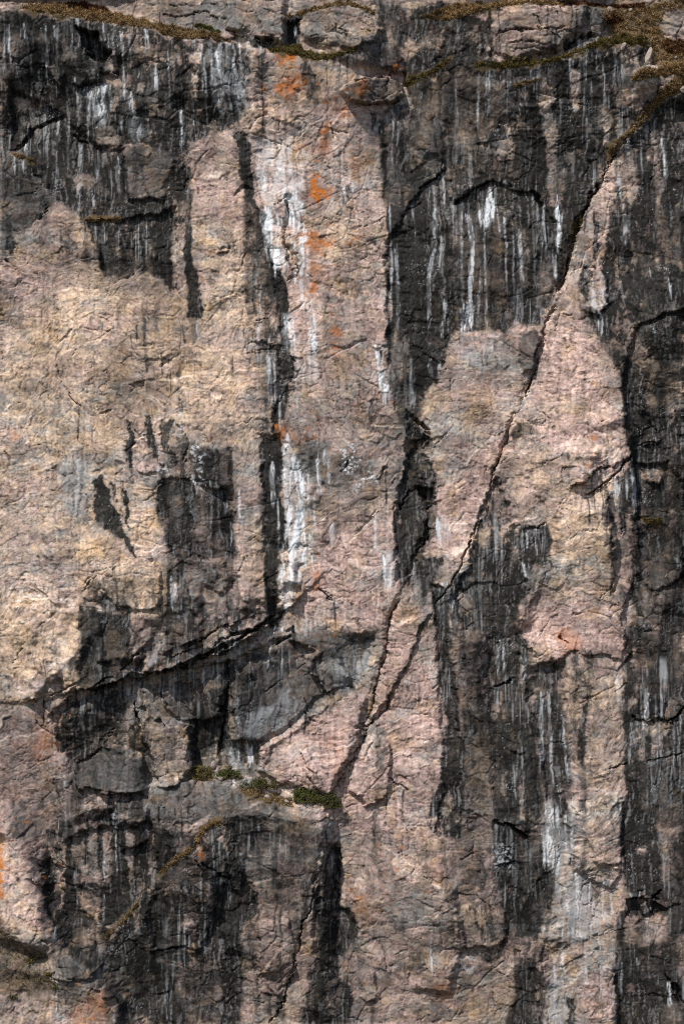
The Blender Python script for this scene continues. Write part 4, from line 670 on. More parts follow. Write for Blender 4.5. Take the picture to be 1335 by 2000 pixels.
GRASS = [(l, c, h, n, P(p)) for l, c, h, n, p in [   # label, palette, blade length, how many, outline
 ("golden brown grass on the top left ledge","gold",.34,11000,"35,20 60,8 110,2 150,8 215,18 290,38 300,60 230,49 130,33 60,24"),
 ("rust red heath on the top left ledge","rust",.3,4000,"105,0 165,0 205,12 230,22 180,20 125,10"),
 ("brown grass running down to the outcrop, top left","brown",.36,8000,"285,42 330,48 400,62 450,82 455,90 400,80 345,80 305,62"),
 ("dark green moss under the grey top outcrop","green",.22,2500,"368,45 400,48 435,62 425,68 390,56"),
 ("thin strip of brown grass over the rounded outcrop","brown",.3,3500,"555,36 590,26 640,10 690,8 735,24 730,32 690,17 640,20 590,34"),
 ("olive grass and moss shelf below the rounded outcrop","olive",.3,7000,"520,98 560,90 585,90 610,106 650,112 700,104 690,114 640,124 600,122 560,110 530,108"),
 ("golden grass band along the top right","gold",.42,9000,"845,38 870,18 905,8 1030,4 1100,12 1100,20 1030,12 945,24 890,42"),
 ("rust red heath strip at the top edge, right","rust",.3,4500,"1027,4 1100,4 1190,8 1260,4 1255,14 1180,16 1100,13"),
 ("shaggy tan grass slope in the top right corner","gold",.34,10000.5,"1170,22 1220,18 1300,2 1345,-8 1345,16 1300,24 1282,48 1298,76 1345,84 1345,135 1300,140 1268,128 1262,98 1225,85 1190,62 1175,45"),
 ("dark rust heath clump in the shaggy top right grass","rust",.3,2600,"1178,36 1205,28 1218,38 1205,50 1185,48"),
 ("rust brown heath at the right edge near the top","rust",.3,3600,"1290,80 1345,78 1345,112 1310,108 1285,95"),
 ("grass ledge below the cracked pale outcrop","olive",.4,12000,"920,133 990,124 1060,124 1130,102 1180,76 1215,66 1262,78 1258,94 1200,90 1140,104 1080,130 1000,141 930,138"),
 ("tan grass tongue on the right edge ledge","gold",.42,8000,"1228,162 1250,142 1300,135 1345,125 1345,155 1300,152 1262,158 1238,168"),
 ("brown grass along the upper end of the diagonal crack","brown",.36,7000,"1345,150 1345,178 1300,192 1262,230 1215,278 1190,312 1182,325 1190,290 1225,255 1255,215 1285,180 1310,160"),
 ("moss and grass inside the diagonal crack","olive",.3,1600,"1140,410 1132,440 1118,462 1108,470 1120,440"),
 ("straw grass on the narrow shelf over the dark recess","gold",.3,1500,"160,430 190,424 238,424 240,430 200,433 165,435"),
 ("small straw grass shelf at the left edge","gold",.28,900,"22,298 40,300 66,310 66,314 45,308 24,303"),
 ("line of yellow grass down the lower left diagonal crack","gold",.3,3200,"440,1596 415,1598 392,1615 385,1635 350,1662 318,1690 308,1700 318,1702 352,1672 392,1642 405,1615 440,1602"),
 ("thin grass trail low in the left dark wall","brown",.26,1600,"275,1750 262,1768 240,1795 215,1815 195,1835 205,1832 240,1802 268,1772"),
 ("mossy strip beside the top centre black gully","olive",.28,1800,"785,165 800,150 850,132 875,110 880,116 855,140 820,155 795,172"),
 ("small brown grass shelf beneath the right top ledge","brown",.26,900,"1000,172 1020,166 1045,160 1050,164 1025,170 1003,176"),
 ("grass fringe on the rock left of the top right gully","brown",.3,2500,"820,35 860,15 900,6 895,14 860,25 840,40"),
 ("sparse dry plants on the bottom left buttress","olive",.26,1500.5,"0,1795 60,1840 110,1880 120,1920 60,1930 0,1900"),
 ("low dry plants scattered along the shrub ledge","brown",.22,1400,"470,1530 540,1548 570,1560 575,1575 520,1560 470,1545"),
 ("small ferny tufts under the overhang on the right","olive",.26,700,"1248,1010 1290,1012 1292,1022 1262,1022"),
]]
SHRUB = [(l, u, v, ru, rv, pal, n) for l, u, v, ru, rv, pal, n in [
 ("brown green mounded shrub at the left end of the ledge",392,1512,33,17,"olive",5200),
 ("fresh green small shrub below the white streaks",446,1512,30,13,"green",4200),
 ("flat olive mat shrub in the middle of the ledge",508,1530,44,11,"dark",5200),
 ("bright green dense shrub left of the diagonal crack foot",598,1553,34,18,"green",5800),
 ("darker green shrub touching the diagonal crack foot",640,1564,30,18,"dark",5200),
 ("round yellow green shrub on the bottom left buttress",82,1856,19,14,"green",1500),
 ("small olive shrub right beside the round yellow green one",64,1868,10,6,"olive",500),
 ("tiny green tuft shrub near the buttress corner",115,1918,8,6,"green",450),
 ("tiny olive tuft above the pale buttress patch",100,1893,9,5,"olive",400),
 ("low green tuft at the left edge of the buttress",30,1936,10,5,"dark",400),
]]
STONE = [(l, u, v, a, b, r) for l, u, v, a, b, r in [
 ("thorn shaped pinkish stone hanging at the grass edge",1213,95,5,8,.35),
 ("tall leaning tan stone slab beside the grass",1262,118,6,19,.28),
 ("white stone in the shaggy top right grass",1231,19,4,3,.2),("grey stone between grass bands at the top right",1188,19,5,6,.1),
 ("grey stone at the right edge by the crack",1330,179,7,7,.3),("small pale pink stone on the shrub ledge",522,1553,6,4,.2),
 ("pale stone beside the left shrub",416,1496,6,9,.4),("small white stone on the right grass slope",1318,113,3,3,.1),
 ("pinkish stone at the grass ledge end",1146,93,6,4,.1),("rounded pale stone on the grass below the outcrop",953,100,6,6,.2),
 ("small grey stone by the ledge shrubs",560,1562,5,3,.4),("flat grey stone under the left shrubs",430,1520,8,5,.1),
 ("small brown stone in the crack foot",705,1432,6,4,.5),
]]
# ------------------------------------------------------------------ relief of the wall
H = np.zeros((NY, NX), np.float32)
H += 1.1 * fb(420, 420, 11, 3)
crumble = .5 + .5 * ss(-.5, .6, fb(160, 160, 12, 3))
for d, s, p in BLOCK:
    b = _box(p, 60 + s)
    if b is None: continue
    H[b] += d * ss(-s, s, poly_sd(p, HU[b], HV[b]))
for gx, gy, so, p in TILT:
    b = _box(p, 50)
    if b is None: continue
    cx = sum(q[0] for q in p) / len(p); cy = sum(q[1] for q in p) / len(p)
    H[b] += ss(-1.2 * so, 3.2 * so, poly_sd(p, HU[b], HV[b])) * (gx * (U[b] - cx) + gy * (V[b] - cy)) * 1.35
def yline(p, X):
    q = sorted(p); return np.interp(X, [a[0] for a in q], [a[1] for a in q]), q[0][0], q[-1][0]
patch = fb(38, 38, 13, 3)
for d, f, p in OVER:
    b = _box(p, f * 1.5 + 30)
    if b is None: continue
    y, x0, x1 = yline(p, HU[b]); t = HV[b] - y; L = min(28, (x1 - x0) * .35)
    e = ss(x0 - L * .3, x0 + L, HU[b]) * ss(x1 + L * .3, x1 - L, HU[b])
    e = e * np.clip(.6 + 1.0 * patch[b], .12, 1.4) * .58
    H[b] += d * e * np.where(t < 0, np.exp(t / (f * .45)), ss(2.6, 0, t))
    H[b] -= .3 * d * e * np.where(t < 0, 0, ss(0, 3, t) * np.exp(-np.maximum(t, 0) / 12))
for d, sl, f, p in LEDGE:
    b = _box(p, f + 60)
    if b is None: continue
    y, x0, x1 = yline(p, HU[b]); t = HV[b] - y
    e = ss(x0 - 25, x0 + 15, HU[b]) * ss(x1 + 25, x1 - 15, HU[b])
    H[b] += d * e * ss(-sl, 0, t) * np.where(t > 0, ss(f, 0, t), 1)
# broken facets at three sizes, foliation, grain
rough = ss(-.15, .55, fb(130, 130, 27, 4, .6))
rsel = ss(-.1, .6, fb(100, 100, 34, 3)); rsel2 = ss(-.1, .6, fb(70, 70, 35, 3))
q1 = planes((U + .35 * V + 22 * w1) / 150, (V - .3 * U + 22 * w2) / 130, 37); q2 = planes((U - .3 * V + 12 * w1) / 62, (V + .4 * U + 12 * w2) / 50, 38)
q3 = planes((U + .4 * V + 5 * g1 + 5 * w1) / 26, (V - .35 * U + 5 * g2) / 20, 39)
H += .45 * q1 + .20 * q2 + .07 * q3 * (.2 + rough)
H += .06 * fa * rsel + .036 * fc * (.1 + 1.1 * rsel2) + 0.005 * fd * (.15 + 1.1 * rough)
H += .055 * fb(40, 36, 28, 4, .5) + (.25 + .9 * rough) * (.006 * vn(3.3, 2.6, 30) + .009 * fb(11, 8, 36, 3, .7))
rn = gn((U + 2.2 * cd + 2 * cc + .5 * V) / 21, (V + 2.2 * cd - 2 * cc - .4 * U) / 13, 29) + .5 * gn((U + 2 * cd) / 9, (V + 2 * cd) / 6, 48)
hair = ss(.10, .0, np.abs(rn)) * ss(.05, .5, fb(55, 45, 49, 3))
H -= .07 * hair
sw = .28 * U + V + 75 * fb(190, 190, 41, 3) + 16 * w1 + 5 * g1          # wandering gneiss bands
band = gn(sw / 9, U / 70, 42) + .8 * gn(sw / 4, U / 45, 43)
band2 = gn(sw / 2.6, U / 22, 47)
bandm = ss(-.3, .6, fb(150, 150, 44, 3))
H += (.020 * band + .012 * band2) * (.25 + .75 * bandm)
H -= ss(.05, .0, ea) * ss(.15, .6, fb(90, 90, 45, 2)) * .10 + ss(.08, 0, ec) * ss(.1, .6, fb(60, 60, 46, 2)) * .07
gape = fb(45, 45, 14, 3)
rng = random.Random(7)
def wander(x, y, ang, n, st, jit):
    q = [(x, y)]
    for k in range(n):
        ang += rng.gauss(0, jit); x += math.cos(ang) * st; y += math.sin(ang) * st; q.append((x, y))
    return q
small = []
for k in range(620):
    a = rng.choice([-.75, -.9, .1, 1.45, .8, -.2, 2.2])
    small.append((rng.uniform(1.0, 2.0), rng.uniform(.08, .28), wander(rng.uniform(0, 1335), rng.uniform(60, 2000), a + rng.gauss(0, .25), rng.randint(2, 7), rng.uniform(5, 11), .33)))
for w_, d, p in CRACK + small:
    b = _box(p, 30 + w_)
    if b is None: continue
    jg = 1.1 if abs(p[0][1] - p[-1][1]) > 300 else .8
    q, al = line_d(p, U[b] + jg * (HU[b] - U[b]), V[b] + jg * (HV[b] - V[b]))
    ww = w_ * np.clip(.5 + 1.0 * gape[b], .6 if d >= .7 else 0, 1.4)
    H[b] -= d * np.clip(.7 + .8 * patch[b], .7 if d >= .7 else .15, 1.2) * ss(ww * .5 + 1.1, np.maximum(ww * .5 - 1.1, -.2), q) * ss(0, .06, al) * ss(1.001, .85, al)

# scars where flakes came away: angular, shallow, each with its own freshness
scar_l = np.ones((NY, NX), np.float32); scar_h = np.zeros((NY, NX), np.float32)
JU, JV = U + .45 * (HU - U), V + .45 * (HV - V)
for k in range(1500):
    cx, cy = rng.uniform(-10, 1345), rng.uniform(60, 2010); r_ = 5 * math.exp(abs(rng.gauss(0, .75))); th = rng.gauss(-.35, .45); n_ = rng.randint(4, 6)
    an = sorted(rng.uniform(0, 6.28) for _ in range(n_)); st = rng.uniform(.35, .8); p = []
    for a in an:
        x, y = r_ * math.cos(a) * rng.uniform(.7, 1.3), r_ * st * math.sin(a) * rng.uniform(.7, 1.3)
        p.append((cx + x * math.cos(th) - y * math.sin(th), cy + x * math.sin(th) + y * math.cos(th)))
    b = _box(p, 12)
    if b is None: continue
    m_ = ss(-1.1, 1.1, poly_sd(p, JU[b], JV[b]))
    dh = rng.choice([-1, -1, 1]) * rng.uniform(.015, .055) * min(1.6, r_ / 9)
    H[b] += m_ * (dh + rng.gauss(0, .0035) * (U[b] - cx) + rng.gauss(.001, .0035) * (V[b] - cy))
    scar_l[b] *= 1 + m_ * rng.uniform(-.26, .22); scar_h[b] += m_ * rng.uniform(-.3, .3)

# ------------------------------------------------------------------ what covers the rock
stain = np.zeros((NY, NX), np.float32); SU2, SV2 = SU, V + 10 * fb(5, 60, 93, 2)
for v, s, p in STAIN: paint(stain, v, s * .95, p)
bx = U + 7 * w1 + 3 * g1 + 1.5 * cc; by = V + 10 * w2
run1 = .6 * fb(17, 170, 51, 4, .6) + .75 * (gn(bx / 7, by / 90, 50) + .6 * gn(bx / 3.6, by / 60, 91)); run2 = 1.1 * (gn(bx / 3.4, by / 42, 52) + .6 * gn(bx / 2, by / 24, 92)); mott = fb(34, 30, 53, 5, .7); fine = vn(2.6, 2.4, 54)
# water starts at the lips: dark drips under every brow on clean rock, pale runs where the rock is already black
lips = [p for d_, f_, p in OVER] + [p for w_, d_, p in CRACK if d_ >= .7 and abs(p[-1][0] - p[0][0]) > .5 * abs(p[-1][1] - p[0][1])] + [p for d_, s_, f_, p in LEDGE]
rd = random.Random(21); AUTO = []
def st_at(x, y):
    i = int(np.clip(np.searchsorted(PY, y), 0, NY - 1)); j = int(np.clip(np.searchsorted(PX, x), 0, NX - 1)); return stain[i, j]
for p in lips:
    q = sorted(p); L = q[-1][0] - q[0][0]
    for _ in range(int(L / 16) + 1):
        x = rd.uniform(q[0][0], q[-1][0]); y = float(np.interp(x, [t[0] for t in q], [t[1] for t in q])) + rd.uniform(0, 5)
        ln = rd.uniform(22, 60) * math.exp(abs(rd.gauss(0, .6))); dx = rd.gauss(0, 3)
        ln = min(ln, 170); pts = [(x, y), (x + dx * .4, y + ln * .5), (x + dx, y + ln)]
        if st_at(x, y + 12) > .4: AUTO.append((rd.uniform(.1, .5) * (1 if y < 700 else .7), rd.uniform(1.5, 5), rd.uniform(1.5, 3.5), pts))
        elif rd.random() < .55: stroke(stain, rd.uniform(.45, .9), rd.uniform(2.5, 7), rd.uniform(1.5, 4), pts, X=SU2, Y=SV2, soft=1.6)
RUNS += AUTO
# places where the black crust has flaked off
off = ss(.24, .38, fb(24, 50, 87, 5, .65) + .22 * cc + .12 * cd) * ss(-.3, .3, fb(140, 140, 88, 2))
stain = stain - .42 * off * ss(.3, .6, stain) * ss(.97, .93, stain)
flake_ = fb(12, 8, 79, 4, .8)
def blur(A, rx, ry):
    for ax, r in ((1, rx), (0, ry)):
        n = max(1, int(r / STEP)); B = np.moveaxis(A, ax, 0)
        for _ in range(2):
            c = np.cumsum(np.concatenate([np.repeat(B[:1], n + 1, 0), B, np.repeat(B[-1:], n, 0)]), 0); B = (c[2 * n + 1:] - c[:-2 * n - 1]) / (2 * n + 1)
        A = np.moveaxis(B, 0, ax)
    return A
# water spreads below and beside every black run: a thin streaky film
halo = np.maximum(blur(stain, 5, 18), np.roll(blur(stain, 4, 60), int(40 / STEP), 0))
streak = .55 * run1 + .30 * run2 + .5 * mott + .2 * fine + .22 * cd + .25 * flake_
drip = np.maximum(np.roll(blur(stain, 3, 40), int(46 / STEP), 0), .8 * np.roll(blur(stain, 3, 70), int(95 / STEP), 0))
film = ss(.10, .75, halo + .34 * streak) * .22 * ss(.05, .3, halo); film = np.maximum(film, .55 * ss(.28, .85, drip + .36 * run1 + .16 * run2 + .12 * mott) * ss(.1, .4, drip))
body = ss(.24, .84, stain + (.20 + .75 * ss(0, .3, stain) * ss(1.2, .7, stain)) * .55 * streak)
grime = .28 * ss(.0, .9, fb(75, 95, 84, 5, .62) + .3 * run1 + .2 * flake_)
stain_e = 1 - (1 - body * .97) * (1 - film * (.35 + .65 * ss(.0, .35, stain + .15 * streak + .12))) * (1 - grime)
band2 = gn(sw / 2.6, U / 22, 47)
scr = .8 * flake_ + .7 * run2 + .4 * mott + .35 * band2 + .3 * fine
solid = 1 - .75 * ss(.93, .97, stain); calm = (.35 + .65 * ss(-.5, .5, fb(70, 120, 85, 3))) * solid
stain_e = np.clip(stain_e - calm * (.18 * ss(-.1, 1.5, scr) + .05 * ss(.2, 1.2, streak)) * body, 0, .985)
bleach = np.zeros_like(stain); brk = .2 + .8 * ss(-.35, .45, run2 * .9 + .35 * run1 + .35 * fine + .25 * vn(2.2, 14, 64))
for v, s, p in WASH: paint(bleach, v, s, p)
bleach *= .8 * ss(-.7, .6, run1 * .5 + run2 * .6 + .35 * mott + .3 * fine)
for v, a, c, p in RUNS: stroke(bleach, v, a, c, p, X=SU, Y=SV, brk=brk, soft=1.5)
# thin pale dribbles in the black, from many small seeps
seep = ss(.5, 1.3, fb(5, 130, 55, 4, .7) + .6 * fb(40, 150, 56, 3) + .2 * run2) * ss(.3, .7, stain) * ss(-.2, .6, fb(90, 90, 57, 2))
bleach = np.maximum(bleach, .30 * seep * solid)
bleach = np.maximum(bleach, calm * .15 * ss(.25, 1.5, run2 + .6 * flake_ + .4 * fine + .4 * vn(2.2, 14, 64) + .4 * mott) * body)
dots = ss(.72, .95, vn(1.7, 1.7, 58)) * ss(.0, .9, fb(28, 40, 59, 4, .7)) * .55 * ss(.3, .7, stain)
for v, s, p in SPECK:
    m_ = np.zeros_like(stain); paint(m_, v, s, p); dots = np.maximum(dots, m_ * ss(.15, .45, fb(7, 5, 60, 3, .8) + .4 * fine))
bleach = np.maximum(bleach, dots)
lich = np.zeros_like(stain)
for v, s, p in LICHEN: paint(lich, v, s, p)
lsoft = .8 * lich * ss(-.5, .6, fb(22, 30, 86, 4, .7)); lich *= ss(-.02, .16, .6 * fb(16, 12, 61, 5, .8) + .25 * fine + .15 * cd + (lich - .55) * .8)
lich = np.maximum(lich, blur(lsoft, 8, 13)); rl = random.Random(4)
for v, s, p in LICHEN:
    xs = [t[0] for t in p]; ys = [t[1] for t in p]; mx, my = sum(xs) / len(xs), sum(ys) / len(ys); sp = .5 * max(max(xs) - min(xs), max(ys) - min(ys))
    for _ in range(int(5 + v * 11)):
        x, y, r_ = mx + rl.gauss(0, sp * .9), my + rl.gauss(0, sp * 1.0), 1.2 * math.exp(abs(rl.gauss(0, .7)))
        paint(lich, min(1, v * rl.uniform(.7, 1.3)), .9, [(x + r_ * math.cos(a) * rl.uniform(.6, 1.4), y + r_ * math.sin(a) * rl.uniform(.6, 1.3)) for a in (0, .9, 1.8, 2.8, 3.7, 4.6, 5.5)], HU, HV)
vein = np.zeros_like(stain); vb = ss(-.7, .2, fb(10, 10, 62, 2))
for v, a, p in VEIN: stroke(vein, min(1, v * 1.4), a * 1.15, a * 1.15, p, X=HU, Y=HV, brk=vb, soft=1.3)
vein = np.maximum(vein, .7 * bandm * ss(.75, 1.2, gn(sw / 6, U / 60, 63) + .5 * band) * (1 - .6 * stain_e))
tan_ = np.full_like(stain, .5); pink = np.full_like(stain, .4); lum = np.full_like(stain, .95)
for t, k, l, s, p in TINT:
    paint(tan_, t, s, p, HU, HV); paint(pink, k, s, p, HU, HV); paint(lum, l, s, p, HU, HV)
sx_ = U - .3 * V + 10 * w2                                           # along the bands
gr1 = gn(sw / 2.3, sx_ / 8, 75); gr2 = .6 * fb(9, 6, 76, 3, .75) + .6 * gn(sw / 5, sx_ / 24, 89)
flake = .55 * fb(13, 8, 78, 5, .8) + .7 * gn(sw / 4, sx_ / 15, 90)
isl = ss(.12, .3, fb(40, 20, 81, 6, .62) + .12 * cc); isl2 = ss(.2, .34, fb(34, 18, 82, 6, .62) + .15 * cc); isl3 = ss(.2, .36, fb(60, 40, 83, 6, .62) + .1 * cc)
hz = fb(150, 110, 95, 3)
tan_ = np.clip(.88 * tan_ + .22 * hz + .38 * fb(60, 40, 71, 6, .72) + .18 * cc + .10 * cd + .20 * band * bandm + .2 * gr2 - .35 * isl3 + .2 * isl, 0, 1)
pink = np.clip(pink + .04 - .22 * fb(130, 120, 96, 3) + .46 * fb(50, 30, 72, 6, .72) + .15 * ca + .10 * cd - .15 * band2 + .18 * gr1 - .3 * isl + .15 * isl2, 0, 1)
dark = ss(.3, .9, fb(22, 11, 77, 5, .75) + .4 * band2) * .32 + ss(.5, .95, gr1 + .4 * band2) * .22
lum = lum * (1.06 + .16 * fb(40, 26, 73, 6, .72) + .08 * cc + .06 * cd + .10 * fine + .14 * gr1 + .16 * band * bandm + .16 * band2 + .15 * run1 + .10 * run2 - .2 * ss(.45, .9, band2 + .3 * band) + .18 * flake + .18 * isl - .20 * isl2 - dark)
lum = lum * scar_l * (1 - .22 * ss(-.1, .5, fb(90, 130, 94, 3)))
lum = lum + 1.0 * (lum - blur(lum, 3.5, 3.5)); tan_ = np.clip(tan_ + .8 * scar_h, 0, 1); pink = np.clip(pink - .5 * scar_h, 0, 1)
lum = lum * (1 - .25 * ss(.35, .9, stain))
lum = np.clip(lum, .15, 2.0)
soil = np.zeros_like(stain)
for l, c, h, n, p in GRASS: paint(soil, 1 if n == int(n) else (.3 if n < 9000 else .75), 3, p)
MOSS = [(.7, 10, "748,1240 742,1300 725,1380 715,1410"), (.6, 7, "825,1215 805,1265 790,1310 760,1360"), (.6, 8, "855,985 835,1040 815,1100 800,1130"), (.6, 10, "1030,730 1015,790 1000,815"), (.5, 8, "1120,440 1105,500 1095,550"), (.6, 6, "690,1470 665,1515 648,1550"), (.5, 5, "615,1730 590,1820 560,1930 535,1990"), (.5, 5, "440,1220 480,1240"), (.5, 5, "505,843 540,842"), (.4, 10, "800,920 840,905")]
for v, a, p in MOSS: stroke(soil, v, a, a, P(p), brk=ss(-.4, .3, fb(9, 9, 74, 3)))

# ------------------------------------------------------------------ materials
def mat(name, rough_=.85, spec=.25):
    m = bpy.data.materials.new(name); m.use_nodes = True
    b = m.node_tree.nodes['Principled BSDF']; b.inputs['Roughness'].default_value = rough_
    b.inputs['Specular IOR Level'].default_value = spec
    return m, m.node_tree, b
def nd(t, kind, **kw):
    n = t.nodes.new(kind)
    for k, v in kw.items(): setattr(n, k, v)
    return n
def mixc(t, fac, a, b, mode='MIX'):
    n = nd(t, 'ShaderNodeMix', data_type='RGBA', blend_type=mode)
    for sock, v in ((0, fac), (6, a), (7, b)):
        if hasattr(v, 'links'): t.links.new(v, n.inputs[sock])
        elif sock == 0: n.inputs[0].default_value = v
        else: n.inputs[sock].default_value = (*v, 1)
    return n.outputs[2]
def rock_material():
    m, t, b = mat("weathered_gneiss", .8, .15)
    a1 = nd(t, 'ShaderNodeAttribute', attribute_name="crust"); a2 = nd(t, 'ShaderNodeAttribute', attribute_name="mineral")
    s1 = nd(t, 'ShaderNodeSeparateColor'); s2 = nd(t, 'ShaderNodeSeparateColor')
    t.links.new(a1.outputs['Color'], s1.inputs[0]); t.links.new(a2.outputs['Color'], s2.inputs[0])
    stn, blc, lch, sol = s1.outputs[0], s1.outputs[1], s1.outputs[2], a1.outputs['Alpha']
    tn, pk, lm, vn_ = s2.outputs[0], s2.outputs[1], s2.outputs[2], a2.outputs['Alpha']
    co = nd(t, 'ShaderNodeTexCoord')
    n1 = nd(t, 'ShaderNodeTexNoise'); n1.inputs['Scale'].default_value = 5.5; n1.inputs['Detail'].default_value = 5; n1.inputs['Roughness'].default_value = .7
    t.links.new(co.outputs['Object'], n1.inputs['Vector'])
    r1 = nd(t, 'ShaderNodeMapRange'); r1.inputs[1].default_value = .25; r1.inputs[2].default_value = .75; r1.inputs[3].default_value = .66; r1.inputs[4].default_value = 1.34
    t.links.new(n1.outputs[0], r1.inputs[0])
    base = mixc(t, tn, (.262, .262, .254), (.435, .325, .238))
    base = mixc(t, pk, base, (.430, .305, .270))
    n2 = nd(t, 'ShaderNodeTexNoise'); n2.inputs['Scale'].default_value = 1.7; n2.inputs['Detail'].default_value = 6; n2.inputs['Roughness'].default_value = .72
    t.links.new(co.outputs['Object'], n2.inputs['Vector'])
    r2 = nd(t, 'ShaderNodeMapRange'); r2.inputs[1].default_value = .54; r2.inputs[2].default_value = .72; r2.inputs[3].default_value = 0; r2.inputs[4].default_value = .6
    t.links.new(n2.outputs[0], r2.inputs[0])
    base = mixc(t, r2.outputs[0], base, (.40, .225, .095))           # iron staining
    n3 = nd(t, 'ShaderNodeTexNoise'); n3.inputs['Scale'].default_value = .42; n3.inputs['Detail'].default_value = 8; n3.inputs['Roughness'].default_value = .7
    t.links.new(co.outputs['Object'], n3.inputs['Vector'])
    r3 = nd(t, 'ShaderNodeMapRange'); r3.inputs[1].default_value = .52; r3.inputs[2].default_value = .68; r3.inputs[3].default_value = 0; r3.inputs[4].default_value = .6
    t.links.new(n3.outputs[0], r3.inputs[0])
    base = mixc(t, r3.outputs[0], base, (.43, .275, .135))           # ochre weathering
    base = mixc(t, vn_, base, (.64, .53, .45))
    mul = nd(t, 'ShaderNodeMath', operation='MULTIPLY'); t.links.new(lm, mul.inputs[0]); t.links.new(r1.outputs[0], mul.inputs[1])
    sc = nd(t, 'ShaderNodeVectorMath', operation='SCALE'); t.links.new(base, sc.inputs[0]); t.links.new(mul.outputs[0], sc.inputs['Scale'])
    dk = nd(t, 'ShaderNodeVectorMath', operation='SCALE'); dk.inputs[0].default_value = (.0190, .0185, .0162); t.links.new(mul.outputs[0], dk.inputs['Scale'])
    c = mixc(t, stn, sc.outputs[0], dk.outputs[0])
    c = mixc(t, blc, c, (.67, .70, .73))
    c = mixc(t, lch, c, (.43, .135, .022))
    c = mixc(t, sol, c, (.085, .060, .030))
    t.links.new(c, b.inputs['Base Color'])
    rr = nd(t, 'ShaderNodeMapRange'); rr.inputs[3].default_value = .88; rr.inputs[4].default_value = .72; t.links.new(stn, rr.inputs[0]); t.links.new(rr.outputs[0], b.inputs['Roughness'])
    bp = nd(t, 'ShaderNodeBump'); bp.inputs['Strength'].default_value = .5; bp.inputs['Distance'].default_value = .035
    t.links.new(n1.outputs[0], bp.inputs['Height']); t.links.new(bp.outputs[0], b.inputs['Normal'])
    return m
ROCK = rock_material()
PAL = {"gold": ((.34, .225, .105), (.21, .135, .062)), "brown": ((.28, .185, .085), (.16, .105, .05)), "rust": ((.125, .045, .018), (.075, .032, .014)),
       "olive": ((.155, .115, .035), (.085, .070, .022)), "green": ((.060, .078, .018), (.090, .082, .022)), "dark": ((.050, .060, .017), (.080, .066, .022))}
def plant_material(pal):
    m, t, b = mat(pal + "_leaf", .8, .2)
    g = nd(t, 'ShaderNodeNewGeometry'); co = nd(t, 'ShaderNodeTexCoord')
    n = nd(t, 'ShaderNodeTexNoise'); n.inputs['Scale'].default_value = .9; n.inputs['Detail'].default_value = 3
    t.links.new(co.outputs['Object'], n.inputs['Vector'])
    r = nd(t, 'ShaderNodeMapRange'); r.inputs[1].default_value = .35; r.inputs[2].default_value = .65; t.links.new(n.outputs[0], r.inputs[0])
    c = mixc(t, r.outputs[0], *PAL[pal])
    r2 = nd(t, 'ShaderNodeMapRange'); r2.inputs[3].default_value = .5; r2.inputs[4].default_value = 1.5; t.links.new(g.outputs['Random Per Island'], r2.inputs[0])
    sc = nd(t, 'ShaderNodeVectorMath', operation='SCALE'); t.links.new(c, sc.inputs[0]); t.links.new(r2.outputs[0], sc.inputs['Scale'])
    t.links.new(sc.outputs[0], b.inputs['Base Color'])
    return m
LEAF = {k: plant_material(k) for k in PAL}
def stone_material():
    m, t, b = mat("loose_stone", .85, .25)
    co = nd(t, 'ShaderNodeTexCoord'); n = nd(t, 'ShaderNodeTexNoise'); n.inputs['Scale'].default_value = 4; n.inputs['Detail'].default_value = 6; n.inputs['Roughness'].default_value = .7
    t.links.new(co.outputs['Object'], n.inputs['Vector'])
    r = nd(t, 'ShaderNodeMapRange'); r.inputs[1].default_value = .3; r.inputs[2].default_value = .7; t.links.new(n.outputs[0], r.inputs[0])
    t.links.new(mixc(t, r.outputs[0], (.18, .15, .13), (.46, .38, .33)), b.inputs['Base Color'])
    bp = nd(t, 'ShaderNodeBump'); bp.inputs['Strength'].default_value = .5; bp.inputs['Distance'].default_value = .05
    t.links.new(n.outputs[0], bp.inputs['Height']); t.links.new(bp.outputs[0], b.inputs['Normal'])
    return m
STONEM = stone_material()
TWIG, _t, _b = mat("twig", .9, .1); _b.inputs['Base Color'].default_value = (.07, .05, .035, 1)

# ------------------------------------------------------------------ the cliff, cut along the joints into its pieces
CO = np.empty((NY, NX, 3), np.float32)
CO[..., 0] = wx(PX)[None, :]; CO[..., 1] = -H; CO[..., 2] = wz(PY)[:, None]
CR = np.stack([stain_e, bleach, lich, np.clip(soil, 0, 1)], -1).astype(np.float32)
MI = np.stack([tan_, pink, lum, vein], -1).astype(np.float32)
ids = np.zeros((NY, NX), np.int16)
RU, RV = HU + (PX - FX)[None, :], HV + (PY - FY)[:, None]
for k, (n, l, p) in enumerate(REGION):
    ids[poly_sd(p, RU, RV) > 0] = k + 1
fid = ids[:-1, :-1].ravel()
vi = np.arange(NY * NX, dtype=np.int32).reshape(NY, NX)
quad = np.stack([vi[1:, :-1], vi[1:, 1:], vi[:-1, 1:], vi[:-1, :-1]], -1).reshape(-1, 4)
COf, CRf, MIf = CO.reshape(-1, 3), CR.reshape(-1, 4), MI.reshape(-1, 4)
